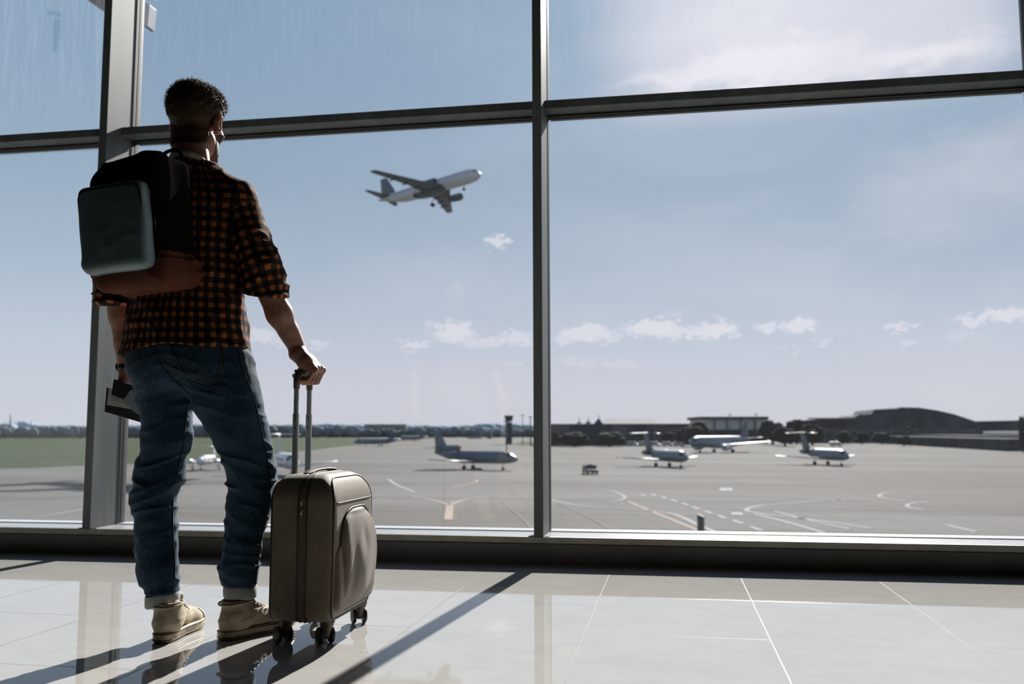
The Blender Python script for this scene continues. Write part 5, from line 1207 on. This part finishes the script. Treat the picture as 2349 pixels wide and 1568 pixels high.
def pk_loop(x, ins, rt=.105, rb=.045):
    o_ = []
    for sy, sz, a0, r in ((1, 1, 0, rt), (-1, 1, PI/2, rt), (-1, -1, PI, rb), (1, -1, 3*PI/2, rb)):
        r = r-ins
        for t in np.linspace(0, PI/2, 8): o_.append(ax((x, PYc+sy*(PHY-ins-r)+r*math.cos(a0+t), PZc+sz*(PHZ-ins-r)+r*math.sin(a0+t))))
    return o_
obj('piping', MB().tube(pk_loop(CX1+.006, -.001), .0035, 7, closed=True).vf(), M['piping'], pkt)
def pkx(y, z):
    zz = min(max((z-(PZc-PHZ))/(2*PHZ), .04), .94); return CX1+.046*math.sin(PI*zz)**.45+.012*math.exp(-((y-PYc)/.08)**2)-.012
obj('zip', MB().tube([ax((pkx(p_[1], p_[2])-.006, p_[1], p_[2])) for p_ in pk_loop(0, .010)], .0028, 6, closed=True).vf(), M['piping'], pkt)
# second low pocket edge in front of the domed one
def f_low(X, Y, Z):
    P = (X, Y, Z); d2 = rrect2(P, (0, 2.913, .205), (0, .172, .105), .05, .04); return smax(smax(d2, X-(CX1+.014+.006*np.sin((Z-.1)*18)), .012), (CX1-.03)-X, .004)
p_v, p_f = surf(f_low, (-1.06, 2.73, .09), (-.99, 3.10, .325), .0038); p_v = relax(p_v, p_f, 1, .5); obj('lower_pocket', (p_v, p_f), M['case'], cs)
# zip pulls on the side
zp = MB()
for z_ in (.455, .425):
    zp.tube([(-1.1315, CY0-.004, z_), (-1.1315, CY0-.008, z_-.008), (-1.133, CY0-.010, z_-.020), (-1.131, CY0-.008, z_-.026)], [.0035, .0025, .0028, .0015], 8)
obj('zip_pull', zp.vf(), M['brass'], body_)
# carry strap on top, socket of the telescopic tubes
zt_ = float(proj((-1.12, 2.86, .60), (0, 0, -1))[2])
obj('top_strap', MB().rings([[(x+dx_, y, z+dz_) for dx_, dz_ in ((-.014, -.002), (.014, -.002), (.014, .003), (-.014, .003))] for x, y, z in spline([(-1.15, 2.80, zt_-.001), (-1.15, 2.83, zt_+.006), (-1.15, 2.91, zt_+.009), (-1.15, 2.99, zt_+.006), (-1.15, 3.02, zt_-.001)], 6)]).vf(), M['case_band'], cs)
obj('top_strap_edge', MB().tube(spline([(-1.134, 2.80, zt_+.002), (-1.134, 2.83, zt_+.009), (-1.134, 2.91, zt_+.012), (-1.134, 2.99, zt_+.009), (-1.134, 3.02, zt_+.002)], 6), .003, 6).vf(), M['piping'], cs)
TY0, TY1, TX = 2.857, 2.967, -1.218
th_ = thing
tel = obj('telescopic_handle', MB().tube([(TX, TY0, .80), (TX, TY0+.002, .835), (TX, TY0+.012, .850), (TX, TY0+.03, .853), (TX, TY1-.03, .853), (TX, TY1-.012, .850), (TX, TY1-.002, .835), (TX, TY1, .80)], [.0105, .0118, .0135, .0135, .0135, .0135, .0118, .0105], 14).vf(), M['brown_plastic'], cs); TF[tel.name] = TF[cs.name]
tel['label'] = 'dark grip of the telescopic handle'
bt = MB().sphere((TX-.004, TY0+.002, .860), (.006, .008, .004), 10, 8); obj('release_button', bt.vf(), M['black_plastic'], tel)
for y in (TY0, TY1):
    a_ = MB(); a_.rings([[(TX+sx*.0078, y+sy*.0058, z) for sx, sy in ((-1, -.5), (-.6, -1), (.6, -1), (1, -.5), (1, .5), (.6, 1), (-.6, 1), (-1, .5))] for z in (.69, .805)])
    t1_ = obj('upper_tube', a_.vf(), M['tube'], tel, smooth='auto')
    a_ = MB(); a_.rings([[(TX+sx*.0098, y+sy*.0078, z) for sx, sy in ((-1, -.5), (-.6, -1), (.6, -1), (1, -.5), (1, .5), (.6, 1), (-.6, 1), (-1, .5))] for z in (.50, .7175)])
    obj('lower_tube', a_.vf(), M['tube'], tel, smooth='auto')
    a_ = MB(); [a_.lathe((TX+.001, y-.0079, z), (0, -1, 0), [(0, .0005), (0, .0026), (.0006, .0026), (.0006, .0005)], 12) for z in (.710, .699, .672)]; obj('stop_pin', a_.vf(), M['black_plastic'], tel)
obj('handle_socket', MB().sphere((TX, (TY0+TY1)/2, CZ1-.030), (.022, .085, .022), 24, 12).vf(), M['black_plastic'], cs)
obj('back_spine', MB().box((CX0-.004, TY0-.02, .10), (CX0+.012, TY1+.02, CZ1-.04)).vf(), M['brown_plastic'], cs, smooth=False)
# casters
def caster(x, y, a):
    c_, s_ = math.cos(a), math.sin(a)
    def R3(v): v = np.asarray(v, float); return np.stack([x+v[:, 0]*c_-v[:, 1]*s_, y+v[:, 0]*s_+v[:, 1]*c_, v[:, 2]], 1)
    def f_c(X, Y, Z):
        P = (X, Y, Z); d = cap(P, (0, 0, .095), (0, 0, .075), .026, .021); d = smin(d, cap(P, (0, .002, .072), (0, .015, .036), .017, .0165), .014)
        return smax(d, -(np.maximum(np.abs(X)-.0125, np.sqrt((Y-.018)**2+(Z-.0265)**2)-.030))*1.-0, .002)*1.
    v_, f_ = surf(lambda X, Y, Z: np.maximum(smin(cap((X, Y, Z), (0, 0, .095), (0, 0, .076), .026, .021), cap((X, Y, Z), (0, .002, .072), (0, .016, .034), .018, .0195), .014), np.abs(X)-.022), (-.04, -.04, .005), (.04, .06, .135), .003)
    h_ = obj('wheel_fork', (R3(v_), f_), M['brown_plastic'], cs); TF[h_.name] = TF[cs.name]
    for s in (1, -1):
        w_ = MB().lathe((s*.0185-.0055, .018, .0265), (1, 0, 0), [(0, .006), (0, .0235), (.002, .0262), (.009, .0262), (.011, .0235), (.011, .006)], 26)
        obj('wheel', (R3(w_.v), w_.f), M['rubber_dark'], h_)
caster(-1.198, 2.765, .9); caster(-1.062, 2.770, .75); caster(-1.062, 3.075, .6); caster(-1.198, 3.07, .9)
